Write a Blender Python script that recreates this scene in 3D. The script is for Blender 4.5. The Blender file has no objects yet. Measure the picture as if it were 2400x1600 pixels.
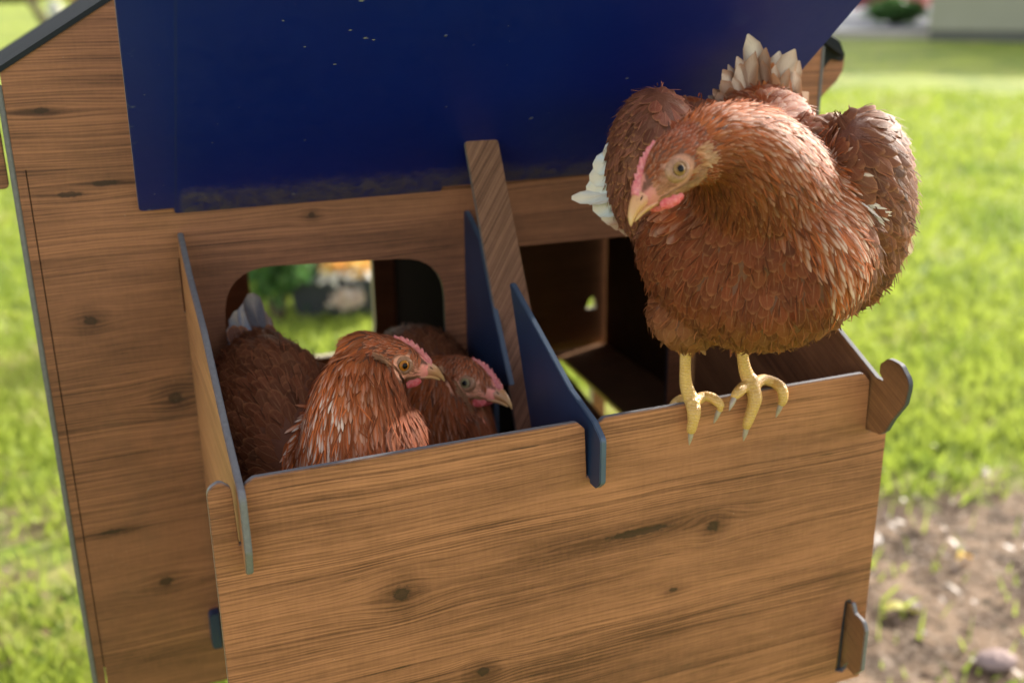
import bpy, bmesh, math, random
import numpy as np
from mathutils import Vector, Matrix
from mathutils.bvhtree import BVHTree
from mathutils.kdtree import KDTree
random.seed(7); np.random.seed(7)
S = bpy.context.scene
COL = S.collection

# ---------------------------------------------------------------- camera, sky, sun, exposure
cam_loc = Vector((-0.06802, -0.92598, 0.30948))
AR = Vector((0.92902, -0.36988, -0.01036)).normalized()      # camera right
AF = Vector((0.34663, 0.87974, -0.32543)).normalized()       # camera forward
AU = AR.cross(AF).normalized()                               # camera up
cd = bpy.data.cameras.new('camera'); cam = bpy.data.objects.new('camera', cd); COL.objects.link(cam)
M3 = Matrix((AR, AU, -AF)).transposed()
cam.matrix_world = Matrix.Translation(cam_loc) @ M3.to_4x4()
cd.sensor_width = 36; cd.lens = 36 * 2514.2 / 2400; cd.clip_start = 0.02; cd.clip_end = 2000
cd.dof.use_dof = True; cd.dof.focus_distance = 0.755; cd.dof.aperture_fstop = cd.lens / 1000 / 0.0090
S.camera = cam
W = bpy.data.worlds.new('World'); S.world = W; W.use_nodes = True
SUN = Vector((0.84, 0.33, 0.37)).normalized()
nt = W.node_tree; nt.nodes.clear()
sky = nt.nodes.new('ShaderNodeTexSky'); sky.sky_type = 'NISHITA'; sky.sun_disc = False
sky.sun_elevation = math.asin(SUN.z); sky.sun_rotation = math.atan2(SUN.x, SUN.y)
sky.dust_density = 2.0; sky.air_density = 1.0; sky.ozone_density = 1.0
hs_ = nt.nodes.new('ShaderNodeHueSaturation'); hs_.inputs['Saturation'].default_value = .42          # bright thin cloud over the blue
tn_ = nt.nodes.new('ShaderNodeMix'); tn_.data_type = 'RGBA'; tn_.blend_type = 'MULTIPLY'; tn_.inputs[0].default_value = 1; tn_.inputs[7].default_value = (1.06, 1.0, .95, 1)
bg = nt.nodes.new('ShaderNodeBackground'); bg.inputs[1].default_value = 0.15
wo = nt.nodes.new('ShaderNodeOutputWorld'); nt.links.new(sky.outputs[0], hs_.inputs['Color']); nt.links.new(hs_.outputs[0], tn_.inputs[6]); nt.links.new(tn_.outputs[2], bg.inputs[0]); nt.links.new(bg.outputs[0], wo.inputs[0])
sl = bpy.data.lights.new('sun', 'SUN'); sl.energy = 3.1; sl.angle = math.radians(0.6); sl.color = (1, .93, .82)
so = bpy.data.objects.new('sun', sl); COL.objects.link(so); so.rotation_euler = (-SUN).to_track_quat('-Z', 'Y').to_euler()
S.view_settings.view_transform = 'Standard'; S.view_settings.look = 'None'; S.view_settings.gamma = 1
S.view_settings.exposure = 1.70
S.render.engine = 'CYCLES'
S.cycles.max_bounces = 8; S.cycles.transparent_max_bounces = 4
try:
    S.cycles.use_denoising = True
except Exception: pass

K = 2400 / 2352
def P(px, py, y):
    """world point on the plane y=const seen at a reading of the photograph"""
    v = AF + AR * ((px * K - 1200) / 2514.2) - AU * ((py * K - 800) / 2514.2)
    return cam_loc + v * ((y - cam_loc.y) / v.y)

# ---------------------------------------------------------------- tagging helpers
def tag(o, label=None, cat=None, group=None, kind=None):
    if label: o['label'] = label
    if cat: o['category'] = cat
    if group: o['group'] = group
    if kind: o['kind'] = kind
    return o
def empty(name, loc):
    o = bpy.data.objects.new(name, None); COL.objects.link(o); o.location = loc; o.empty_display_size = .05
    return o
def root_of(o):
    m = Matrix.Identity(4); q = o
    m = Matrix.Translation(o.location) if o.type == 'EMPTY' else Matrix.Identity(4)
    return m
def link(name, me, mats, parent=None, smooth=False):
    o = bpy.data.objects.new(name, me); COL.objects.link(o)
    for m in (mats if isinstance(mats, (list, tuple)) else [mats]): me.materials.append(m)
    if parent is not None:
        o.parent = parent
        o.matrix_parent_inverse = root_of(parent).inverted()
    if smooth:
        me.polygons.foreach_set('use_smooth', [True] * len(me.polygons))
    return o
def from_bm(name, bm, mats, parent=None, smooth=False):
    me = bpy.data.meshes.new(name); bm.to_mesh(me); bm.free(); return link(name, me, mats, parent, smooth)
def from_np(name, V, F, mats, parent=None, smooth=True):
    me = bpy.data.meshes.new(name); me.from_pydata([tuple(v) for v in V], [], [tuple(f) for f in F]); me.update()
    return link(name, me, mats, parent, smooth)

# ---------------------------------------------------------------- node helpers
class NB:
    def __init__(s, name):
        s.m = bpy.data.materials.new(name); s.m.use_nodes = True; s.t = s.m.node_tree; s.t.nodes.clear()
        s.out = s.n('ShaderNodeOutputMaterial'); s.bsdf = s.n('ShaderNodeBsdfPrincipled')
        s.l(s.bsdf.outputs[0], s.out.inputs[0])
    def n(s, k, **kw):
        x = s.t.nodes.new(k)
        for a, b in kw.items(): setattr(x, a, b)
        return x
    def l(s, a, b): s.t.links.new(a, b)
    def put(s, sock, v):
        if hasattr(v, 'is_output') or hasattr(v, 'links'): s.l(v, sock)
        elif v is not None: sock.default_value = v
    def M(s, op, a, b=None, c=None, clamp=False):
        x = s.n('ShaderNodeMath', operation=op, use_clamp=clamp)
        for i, v in enumerate((a, b, c)):
            if v is not None: s.put(x.inputs[i], v)
        return x.outputs[0]
    def dot(s, vec, d):
        x = s.n('ShaderNodeVectorMath', operation='DOT_PRODUCT'); s.put(x.inputs[0], vec); x.inputs[1].default_value = d; return x.outputs['Value']
    def xyz(s, x, y, z=0.0):
        c = s.n('ShaderNodeCombineXYZ'); s.put(c.inputs[0], x); s.put(c.inputs[1], y); s.put(c.inputs[2], z); return c.outputs[0]
    def noise(s, vec, scale=1, detail=3, rough=.55, dist=0):
        x = s.n('ShaderNodeTexNoise'); s.put(x.inputs['Vector'], vec); x.inputs['Scale'].default_value = scale
        x.inputs['Detail'].default_value = detail; x.inputs['Roughness'].default_value = rough; x.inputs['Distortion'].default_value = dist
        return x.outputs['Fac']
    def vor(s, vec, scale=1, feature='F1', out='Distance', rnd=1.0):
        x = s.n('ShaderNodeTexVoronoi', feature=feature); s.put(x.inputs['Vector'], vec); x.inputs['Scale'].default_value = scale
        x.inputs['Randomness'].default_value = rnd
        return x.outputs[out]
    def ss(s, v, a, b, to0=0.0, to1=1.0):
        x = s.n('ShaderNodeMapRange', interpolation_type='SMOOTHSTEP'); s.put(x.inputs[0], v)
        for i, q in enumerate((a, b, to0, to1)): x.inputs[i + 1].default_value = q
        return x.outputs[0]
    def lin(s, v, a, b, to0=0.0, to1=1.0):
        x = s.n('ShaderNodeMapRange'); s.put(x.inputs[0], v)
        for i, q in enumerate((a, b, to0, to1)): x.inputs[i + 1].default_value = q
        return x.outputs[0]
    def mix(s, f, a, b, mode='MIX'):
        x = s.n('ShaderNodeMix', data_type='RGBA', blend_type=mode); s.put(x.inputs[0], f)
        for i, v in ((6, a), (7, b)):
            if isinstance(v, (tuple, list)): v = tuple(v) + (1,) if len(v) == 3 else v
            s.put(x.inputs[i], v)
        return x.outputs[2]
    def bump(s, h, dist, strength=1.0):
        x = s.n('ShaderNodeBump'); s.put(x.inputs['Height'], h); x.inputs['Distance'].default_value = dist; x.inputs['Strength'].default_value = strength
        s.l(x.outputs[0], s.bsdf.inputs['Normal']); return x
    def obj(s): return s.n('ShaderNodeTexCoord').outputs['Object']
    def geo(s): return s.n('ShaderNodeNewGeometry').outputs['Position']
    def fin(s, col=None, rough=.5, spec=.5, metallic=0, **kw):
        if isinstance(col, tuple) and len(col) == 3: col = col + (1,)
        s.put(s.bsdf.inputs['Base Color'], col); s.put(s.bsdf.inputs['Roughness'], rough)
        s.put(s.bsdf.inputs['Specular IOR Level'], spec); s.bsdf.inputs['Metallic'].default_value = metallic
        for k, v in kw.items(): s.put(s.bsdf.inputs[k.replace('_', ' ')], v)
        return s.m

def wood(name, U, V, knots=(), light=(.40, .205, .090), dark=(.135, .052, .024), seed=0.0, planks=(), stri=(), tone=1.0):
    """pine-look laminate: U along the grain, V across it, knots (u, v, radius, stretch)"""
    b = NB(name); p = b.obj(); u = b.dot(p, U); v = b.dot(p, V)
    v0 = v
    us = b.M('ADD', u, seed)
    wob = b.noise(b.xyz(b.M('MULTIPLY', us, 3.5), b.M('MULTIPLY', v, 9)), 1, 2)
    v = b.M('ADD', v, b.M('MULTIPLY', b.M('SUBTRACT', wob, .5), .013))
    kdark = 0.0; halo = 0.0
    jn = b.noise(p, 260, 3)
    for (ku, kv, r, st) in knots:
        du = b.M('SUBTRACT', u, ku); dv = b.M('SUBTRACT', v0, kv)
        d2 = b.M('ADD', b.M('POWER', b.M('ABSOLUTE', b.M('DIVIDE', du, r * 5.0 * st)), 2.0), b.M('POWER', b.M('ABSOLUTE', b.M('DIVIDE', dv, r * 3.2)), 2.0))
        g = b.M('POWER', 2.718, b.M('MULTIPLY', d2, -1.0))
        v = b.M('SUBTRACT', v, b.M('MULTIPLY', b.M('MULTIPLY', dv, g), .72))
        e = b.M('SQRT', b.M('ADD', b.M('POWER', b.M('ABSOLUTE', b.M('DIVIDE', du, r * st)), 2.0), b.M('POWER', b.M('ABSOLUTE', b.M('DIVIDE', dv, r)), 2.0)))
        e = b.M('ADD', e, b.M('MULTIPLY', b.M('SUBTRACT', jn, .5), 1.5))
        kdark = b.M('MAXIMUM', kdark, b.M('ADD', b.ss(e, 1.45, .7, 0, .82), b.M('MULTIPLY', b.ss(b.M('ABSOLUTE', b.M('SUBTRACT', e, .8)), .3, .0), .15)))
        halo = b.M('MAXIMUM', halo, b.ss(e, 5.0, .6))
    vv = b.M('MULTIPLY', v, 1.0)
    bands = b.noise(b.xyz(b.M('MULTIPLY', us, 2.2), b.M('MULTIPLY', vv, 42), seed), 1, 2, .5)
    fine = b.noise(b.xyz(b.M('MULTIPLY', us, 5), b.M('MULTIPLY', vv, 330), seed + 3), 1, 2, .6)
    pore = b.noise(b.xyz(b.M('MULTIPLY', us, 55), b.M('MULTIPLY', vv, 1500), seed + 5), 1, 2, .6)
    saw = b.noise(b.xyz(b.M('MULTIPLY', us, 420), b.M('MULTIPLY', vv, 60), seed + 6), 1, 1, .6)
    blot = b.noise(b.xyz(b.M('MULTIPLY', us, 9), b.M('MULTIPLY', vv, 22), seed + 7), 1, 4, .6)
    amp = b.ss(b.noise(b.xyz(b.M('MULTIPLY', us, 1.3), b.M('MULTIPLY', v0, 13), seed + 9), 1, 1), .35, .66, .25, 1.0)
    for (a0, a1) in stri:                                   # strongly ribbed zones
        amp = b.M('MAXIMUM', amp, b.M('MULTIPLY', b.ss(v0, a0, a0 + .02), b.ss(v0, a1, a1 - .02)))
    # sharp late-wood lines
    lines = b.M('POWER', b.M('ABSOLUTE', b.M('SINE', b.M('ADD', b.M('MULTIPLY', v, 1150), b.M('MULTIPLY', bands, 16)))), 2.5)
    t = b.M('ADD', b.M('MULTIPLY', b.M('SUBTRACT', bands, .5), .50), b.M('MULTIPLY', b.M('MULTIPLY', b.M('SUBTRACT', fine, .5), amp), 1.75))
    t = b.M('ADD', t, b.M('MULTIPLY', b.M('MULTIPLY', b.M('SUBTRACT', .35, lines), amp), .34))
    t = b.M('ADD', t, b.M('MULTIPLY', b.M('SUBTRACT', pore, .5), .80))
    t = b.M('ADD', t, b.M('MULTIPLY', b.M('SUBTRACT', saw, .5), .16))
    t = b.M('ADD', t, b.M('MULTIPLY', b.M('SUBTRACT', blot, .5), .80))
    for (pv, dt) in planks:                                  # printed board joints
        side = b.M('GREATER_THAN', v0, pv)
        t = b.M('ADD', t, b.M('MULTIPLY', side, dt))
        ln = b.ss(b.M('ABSOLUTE', b.M('SUBTRACT', v0, pv)), .0011, .0002)
        t = b.M('SUBTRACT', t, b.M('MULTIPLY', ln, .35))
    big = b.noise(b.xyz(b.M('MULTIPLY', us, 2.6), b.M('MULTIPLY', v0, 8), seed + 14), 1, 2, .5)
    t = b.M('ADD', t, b.M('MULTIPLY', b.M('SUBTRACT', big, .5), .6))
    t = b.M('ADD', t, .52)
    t = b.M('SUBTRACT', t, b.M('MULTIPLY', halo, .34))
    c = b.mix(b.M('ADD', t, 0, clamp=True), dark, light)
    # small checks (cracks)
    ck = b.noise(b.xyz(b.M('MULTIPLY', us, 14), b.M('MULTIPLY', v, 520), seed + 11), 1, 2, .7)
    ckm = b.M('MULTIPLY', b.ss(ck, .66, .72), b.ss(b.noise(p, 13, 2), .50, .58))
    c = b.mix(b.M('MULTIPLY', ckm, .75), c, (.03, .014, .008))
    c = b.mix(b.M('MULTIPLY', kdark, .92), c, (.030, .013, .008))
    spk = b.ss(b.vor(p, 210), .075, .05); c = b.mix(b.M('MULTIPLY', b.M('MULTIPLY', spk, b.ss(b.noise(p, 17, 2), .60, .66)), .45), c, (.60, .52, .42))
    smg = b.ss(b.noise(p, 6, 5, .7), .56, .74); c = b.mix(b.M('MULTIPLY', smg, .22), c, (.10, .06, .04))
    if tone != 1.0: c = b.mix(1.0, c, (tone, tone, tone), 'MULTIPLY')
    b.bump(b.M('ADD', b.M('MULTIPLY', fine, .6), b.M('MULTIPLY', pore, .5)), .0004, .6)
    return b.fin(c, rough=b.lin(pore, .3, .7, .42, .62), spec=.32)

def plain(name, col, rough=.5, spec=.5, var=.25, scale=60, bump=0, metallic=0):
    b = NB(name); p = b.obj(); n = b.noise(p, scale, 4)
    c = b.mix(n, tuple(x * (1 - var) for x in col), tuple(min(1, x * (1 + var)) for x in col))
    if bump: b.bump(n, bump)
    return b.fin(c, rough, spec, metallic)

# ---------------------------------------------------------------- flat-panel builder
def rnd(pts, n=6):
    """pts: (u, v[, r]) -> outline with rounded corners"""
    out = []; N = len(pts)
    for i, q in enumerate(pts):
        r = q[2] if len(q) > 2 else 0
        a = Vector(pts[i - 1][:2]); c = Vector(q[:2]); d = Vector(pts[(i + 1) % N][:2])
        if r <= 0: out.append(tuple(c)); continue
        ea = (a - c); ed = (d - c); la, ld = ea.length, ed.length; ea.normalize(); ed.normalize()
        ang = ea.angle(ed); t = min(r / math.tan(ang / 2), la * .49, ld * .49)
        p0 = c + ea * t; p1 = c + ed * t
        for k in range(n + 1):
            s = k / n; out.append(tuple(p0 * (1 - s) ** 2 + c * 2 * s * (1 - s) + p1 * s * s))
    return out
def panel(name, loops, O, U, V, N, th, face, back, edge, parent, bev=.0007):
    """sheet lying in U,V through O, its seen face there, thickness along -N"""
    O, U, V, N = map(Vector, (O, U, V, N)); bm = bmesh.new(); es = []
    for L in loops:
        vs = [bm.verts.new(O + U * a + V * b) for a, b in L]
        es += [bm.edges.new((vs[i], vs[(i + 1) % len(vs)])) for i in range(len(vs))]
    bmesh.ops.triangle_fill(bm, edges=es, use_beauty=True)
    for f in bm.faces:
        f.normal_update()
        if f.normal.dot(N) < 0: f.normal_flip()
    bmesh.ops.dissolve_limit(bm, angle_limit=.001, verts=bm.verts[:], edges=[e for e in bm.edges if not e.is_boundary])
    r = bmesh.ops.extrude_face_region(bm, geom=bm.faces[:])
    nv = [g for g in r['geom'] if isinstance(g, bmesh.types.BMVert)]
    # extruded copy is moved back
    bmesh.ops.translate(bm, verts=nv, vec=-N * th)
    bmesh.ops.recalc_face_normals(bm, faces=bm.faces[:])
    def cls():
        for f in bm.faces:
            f.normal_update(); d = f.normal.dot(N)
            f.material_index = 0 if d > .9 else (1 if d < -.9 else 2)
    cls()
    if bev:
        ee = [e for e in bm.edges if len(e.link_faces) == 2 and (e.link_faces[0].material_index == 2) != (e.link_faces[1].material_index == 2)]
        bmesh.ops.bevel(bm, geom=ee, offset=bev, segments=2, affect='EDGES', clamp_overlap=True)
        cls()
    return from_bm(name, bm, [face, back, edge], parent)

# ---------------------------------------------------------------- coop materials
X, Z = (1, 0, 0), (0, 0, 1)
m_edge = plain('laminate_core', (.135, .13, .135), .45, .5, .35, 300)
m_edge_d = plain('laminate_core_dark', (.035, .038, .05), .45, .5, .35, 300)
m_navy = plain('navy_laminate', (.011, .024, .062), .42, .45, .25, 40)
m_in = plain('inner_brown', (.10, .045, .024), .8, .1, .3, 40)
m_front = wood('front_pine', X, Z, knots=[(.101, -.110, .0055, 1.1), (.359, -.110, .0045, 1.1), (.162, -.192, .004, 1.1), (.292, -.101, .0030, 8.5), (.325, -.160, .0016, 2.5)],
               seed=.3, planks=[(-.186, .10), (-.24, -.12)], stri=[(-.098, -.05), (-.30, -.25)], light=(.45, .186, .088), dark=(.105, .037, .018))
m_wall = wood('wall_pine', X, Z, knots=[(-.082, .037, .004, 1.1), (-.022, -.042, .005, 1.1), (-.096, .211, .002, 3), (-.057, .151, .0022, 4), (-.084, .144, .0022, 4), (.109, .110, .0022, 1.3), (-.05, -.22, .004, 1.5), (-.09, -.16, .002, 5)],
              seed=4.1, planks=[(.092, .16), (-.06, -.05), (-.16, .06)], stri=[(.10, .30)], light=(.335, .138, .068), dark=(.072, .027, .015))
m_rwall = wood('rail_pine', X, Z, seed=9.1, light=(.40, .195, .085), dark=(.14, .055, .026))
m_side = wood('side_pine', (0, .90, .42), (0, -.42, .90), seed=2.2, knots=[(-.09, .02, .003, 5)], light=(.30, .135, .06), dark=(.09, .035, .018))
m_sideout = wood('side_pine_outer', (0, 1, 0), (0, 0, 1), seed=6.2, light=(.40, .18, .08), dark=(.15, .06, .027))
m_prop = wood('prop_pine', (.55, 0, .83), (.83, 0, -.55), seed=1.2, light=(.30, .150, .095), dark=(.10, .042, .026), stri=[(-1, 1)])

LID_MARKS = [(675, 446, .0032), (805, 70, .0022), (840, 88, .0030), (858, 92, .0022), (830, 2, .003), (700, 108, .0012), (365, 150, .0008), (500, 285, .0010), (487, 328, .0010), (700, 322, .0016), (770, 148, .0020), (650, 48, .0018), (1168, 60, .0010), (1170, 95, .0012), (1165, 150, .0010), (1440, 180, .0022), (332, 218, .0014), (375, 426, .0012), (355, 446, .0014), (549, 247, .0009)]
LN = Vector((0, -.6428, -.7660))
def lid_mat():
    b = NB('blue_underside'); p = b.obj(); x = b.dot(p, (1, 0, 0)); s = b.dot(Vector((0, 0, 0)) if 0 else p, (0, -.766, .643))
    n = b.noise(p, 7, 4); n2 = b.noise(p, 60, 5, .7)
    c = b.mix(n, (.0007, .0100, .160), (.0012, .016, .23))
    # grime along the hinge edge
    e = b.M('SUBTRACT', s, .0784)   # distance up the lid from the hinge
    gr = b.M('MULTIPLY', b.ss(b.M('ADD', e, b.M('MULTIPLY', b.M('SUBTRACT', n2, .5), .035)), .048, .018), b.ss(x, -.004, .004))
    gr = b.M('MULTIPLY', gr, b.ss(b.noise(p, 70, 8, .9), .36, .60))
    c = b.mix(b.M('MULTIPLY', gr, .80), c, (.14, .105, .12))
    film = b.M('MULTIPLY', b.ss(e, .05, -.01), .25); c = b.mix(film, c, (.02, .03, .07))
    # flecks
    v1 = b.vor(p, 38); sel = b.ss(b.noise(p, 17, 2), .56, .62)
    fl = b.M('MULTIPLY', b.ss(b.M('ADD', v1, b.M('MULTIPLY', n2, .12)), .135, .10), sel)
    c = b.mix(b.M('MULTIPLY', fl, .45), c, (.30, .30, .30))
    for (px_, py_, r_) in LID_MARKS:
        n_ = LN; v_ = AF + AR * ((px_ * K - 1200) / 2514.2) - AU * ((py_ * K - 800) / 2514.2); o_ = Vector((0, -.0008, .1215)); q_ = cam_loc + v_ * ((o_ - cam_loc).dot(n_) / v_.dot(n_))
        dd = b.M('SQRT', b.M('ADD', b.M('POWER', b.M('ABSOLUTE', b.M('SUBTRACT', x, q_.x)), 2.0), b.M('POWER', b.M('ABSOLUTE', b.M('MULTIPLY', b.M('SUBTRACT', s, Vector(q_).dot(Vector((0, -.766, .643)))), 1.7)), 2.0)))
        r_ = r_ * .62; mk = b.ss(b.M('ADD', dd, b.M('MULTIPLY', b.M('SUBTRACT', b.noise(p, 420, 3, .8), .5), r_ * 3.2)), r_, r_ * .5)
        c = b.mix(b.M('MULTIPLY', mk, .6), c, (.40, .38, .32))
    seam = b.ss(b.M('ABSOLUTE', b.M('SUBTRACT', x, -.0045)), .0016, .0003); c = b.mix(b.M('MULTIPLY', seam, .3), c, (.02, .03, .09))
    ed = b.ss(x, -.028, -.036); c = b.mix(b.M('MULTIPLY', b.M('MULTIPLY', ed, b.ss(n2, .60, .70)), .3), c, (.25, .27, .38))
    b.bump(b.M('ADD', b.M('MULTIPLY', gr, .8), fl), .0006)
    return b.fin(c, rough=b.lin(b.M('ADD', gr, n2), .3, 1.6, .36, .75), spec=.35)
m_lid = lid_mat()
m_roof = plain('roof_sheet', (.022, .024, .027), .85, .08, .3, 20)

# ================================================================ COOP
coop = tag(empty('chicken_coop', (.257, 0, -1.0)), 'brown wood-look chicken coop with a raised dark blue lid over an open nest box', 'chicken coop')
cut = [(-.06, -1.0), (-.06, -.86), (.0, -.34, .05), (.5, -.34, .05), (.57, -.86), (.57, -1.0)]
def gab(x): return .4628 - abs(x - .257) * .59 + .001
outer = rnd([(-.121, -1.0), (-.06, -1.0), (-.06, -.34, .04), (.575, -.34, .04), (.575, -1.0), (.6365, -1.0), (.6365, gab(.6365)), (.257, .4638), (-.121, gab(-.121))])
opL = rnd([(.027, -.16, .02), (.229, -.16, .02), (.229, .060, .045), (.027, .070, .045)], 8)
opR = rnd([(.271, -.16, .02), (.473, -.16, .02), (.473, .060, .045), (.271, .062, .008)], 8)
def slot(x0, x1, z0, z1): return rnd([(x0, z0, .001), (x1, z0, .001), (x1, z1, .001), (x0, z1, .001)], 2)
wl = [outer, opL, opR, slot(-.1140, -.1131, -.80, .166), slot(-.0065, -.0040, .035, .083)]
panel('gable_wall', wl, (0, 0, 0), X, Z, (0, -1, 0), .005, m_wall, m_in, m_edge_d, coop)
# edging of the wall's outer borders and the dark slot behind the groove
def box(name, x0, x1, y0, y1, z0, z1, mat, parent, bev=.0008):
    bm = bmesh.new(); bmesh.ops.create_cube(bm, size=1)
    for v in bm.verts: v.co = Vector(((x0 + x1) / 2 + v.co.x * (x1 - x0), (y0 + y1) / 2 + v.co.y * (y1 - y0), (z0 + z1) / 2 + v.co.z * (z1 - z0)))
    if bev: bmesh.ops.bevel(bm, geom=bm.edges[:], offset=bev, segments=2, affect='EDGES')
    return from_bm(name, bm, mat, parent)
D = .45
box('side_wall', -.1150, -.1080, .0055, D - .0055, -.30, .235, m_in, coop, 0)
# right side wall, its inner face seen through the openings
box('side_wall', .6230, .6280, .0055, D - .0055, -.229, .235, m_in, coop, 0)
box('edge_strip', -.1255, -.1213, -.0010, .008, -1.0, .232, m_edge, coop, .001)
box('edge_strip', .6368, .6405, -.0010, .008, -1.0, .236, m_edge, coop, .001)
m_rear = wood('rear_pine', X, Z, seed=12.0, light=(.32, .13, .055), dark=(.12, .045, .02))
rear_open = rnd([(.108, -.184, .012), (.272, -.184, .040), (.272, .12, .01), (.108, .12, .01)], 8)
rear_hole = rnd([(.592, -.166, .004), (.611, -.166, .004), (.606, -.146, .006), (.600, -.150, .004)], 3)
panel('rear_wall', [[(-.103, -1.0), (-.05, -1.0), (-.05, -.232), (.606, -.232), (.606, -1.0), (.628, -1.0), (.628, .236), (.257, .457), (-.103, .245)], rear_open, rear_hole], (0, D, 0), X, Z, (0, -1, 0), .012, m_rear, m_rear, plain('rear_core', (.42, .36, .25), .6, .3, .1), coop)
# floor with a long gap by the right side through which the lawn shows
panel('coop_floor', [[(-.097, .006), (.622, .006), (.622, D - .006), (-.097, D - .006)], [(.468, .02), (.512, .02), (.535, .41), (.526, .41)]], (0, 0, -.22), X, (0, 1, 0), (0, 0, 1), .006, plain('floor_brown', (.36, .18, .09), .7, .3, .4, 30), m_in, plain('floor_core', (.40, .26, .13), .6, .3, .2), coop)
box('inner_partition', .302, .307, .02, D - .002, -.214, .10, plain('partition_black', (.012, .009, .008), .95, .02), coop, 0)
for sgn, nm in ((-1, 'roof_panel'), (1, 'roof_panel')):
    x0, x1 = (.257, -.150) if sgn < 0 else (.257, .664)
    bm = bmesh.new(); vs = []
    for xx in (x0, x1):
        zz = .4625 - abs(xx - .257) * .59 + .0015
        for yy in (-.002, D - .004):
            for dz in (0, .0042): vs.append(bm.verts.new((xx, yy, zz + dz)))
    for f in ((0, 1, 3, 2), (4, 6, 7, 5), (0, 4, 5, 1), (2, 3, 7, 6), (1, 5, 7, 3), (0, 2, 6, 4)): bm.faces.new([vs[i] for i in f])
    bmesh.ops.recalc_face_normals(bm, faces=bm.faces[:]); from_bm(nm, bm, m_roof, coop)
# half-round locking tabs that stick out of both coop sides
PX = lambda L_, y_: [((lambda p_: (p_.x, p_.z))(P(a_, b_, y_)) + tuple(r_)) for a_, b_, *r_ in L_]
hookR = rnd(PX([(1882, 112), (1905, 82, .004), (1930, 98, .008), (1941, 130, .008), (1937, 162, .008), (1922, 188, .008), (1902, 207, .006), (1884, 228)], .012))
panel('locking_tab', [hookR], (0, .012, 0), X, Z, (0, -1, 0), .005, m_wall, m_in, m_edge_d, coop)
capR = rnd(PX([(1883, 110), (1905, 80, .004), (1931, 96, .008), (1942, 128, .006), (1936, 142, .002), (1908, 137, .004), (1893, 158, .002), (1884, 160)], .0085))
panel('roof_cap', [capR], (0, .0085, 0), X, Z, (0, -1, 0), .003, m_roof, m_roof, m_roof, coop)
panel('locking_tab', [rnd([(-.128, .150, .006), (-.128, .20), (-.146, .20, .01), (-.146, .165, .012), (-.138, .150, .006)])], (0, .012, 0), X, Z, (0, -1, 0), .005, m_wall, m_in, m_edge_d, coop)

# nest box
FY = -.276
fr = rnd([(-.0240, -.2985), (-.0240, -.0035, .008), (-.0155, .0015, .005), (-.0085, -.0045, .006), (-.0070, -.046), (-.0005, -.046), (-.0003, -.004, .004), (.006, 0, .004),
          (.2385, 0, .006), (.2445, -.006, .003), (.2465, -.045), (.2545, -.045), (.2545, -.004, .004), (.2605, 0, .004), (.494, 0, .006), (.5005, -.008, .003), (.5015, -.050),
          (.506, -.0525), (.5235, -.0525), (.5235, -.2985)])
lowslot = rnd([(.4960, -.285), (.5035, -.288), (.5075, -.285), (.5070, -.220), (.5045, -.213, .002), (.4990, -.213, .0025)], 4)
nb = coop
front = panel('front_panel', [fr, lowslot], (0, FY, 0), X, Z, (0, -1, 0), .005, m_front, m_in, m_edge, nb)
knob = [(-.2810, -.0495), (-.2950, -.0480, .004), (-.3010, -.0400, .004), (-.3110, -.0250, .006), (-.3195, -.0100, .008), (-.3195, .0080, .010), (-.3100, .0180, .009), (-.2970, .0200, .006), (-.2875, .0135, .003), (-.2905, .0060, .002), (-.2920, .0020, .001), (-.2890, -.0050, .0008), (-.2810, -.0010)]
def side_outline(top, back0):
    return rnd([(0.004, -.29), (-.2708, -.29), (-.2708, -.0495)] + knob + top[::-1] + ([(0.004, .105)] if back0 else []))
sideL = rnd([(-.0045, -.29), (-.2708, -.29), (-.2708, -.052), (-.278, -.052)] + knob[1:] + [(-.262, .0010, .03), (-.14, .056, .08), (-.05, .078, .05), (-.0045, .108, .004)])
def PYZ(L_, x_):
    o_ = []
    for a_, b_, *r_ in L_:
        v_ = AF + AR * ((a_ * K - 1200) / 2514.2) - AU * ((b_ * K - 800) / 2514.2); p_ = cam_loc + v_ * ((x_ - cam_loc.x) / v_.x); o_.append((p_.y, p_.z) + tuple(r_))
    return o_
sideR = rnd([(-.0045, -.29), (-.2708, -.29), (-.2708, -.052)] + PYZ([(1999, 990), (2020, 998, .003), (2034, 990, .003), (2050, 963, .006), (2078, 930, .010), (2090, 880, .012), (2068, 837, .009), (2040, 823, .007), (2021, 836, .004), (2019, 856, .002), (2030, 876, .001), (2012, 866, .0008), (1902, 729, .02)], .502) + [(-.0045, .108, .004)])
YZ = (0, 1, 0)
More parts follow.
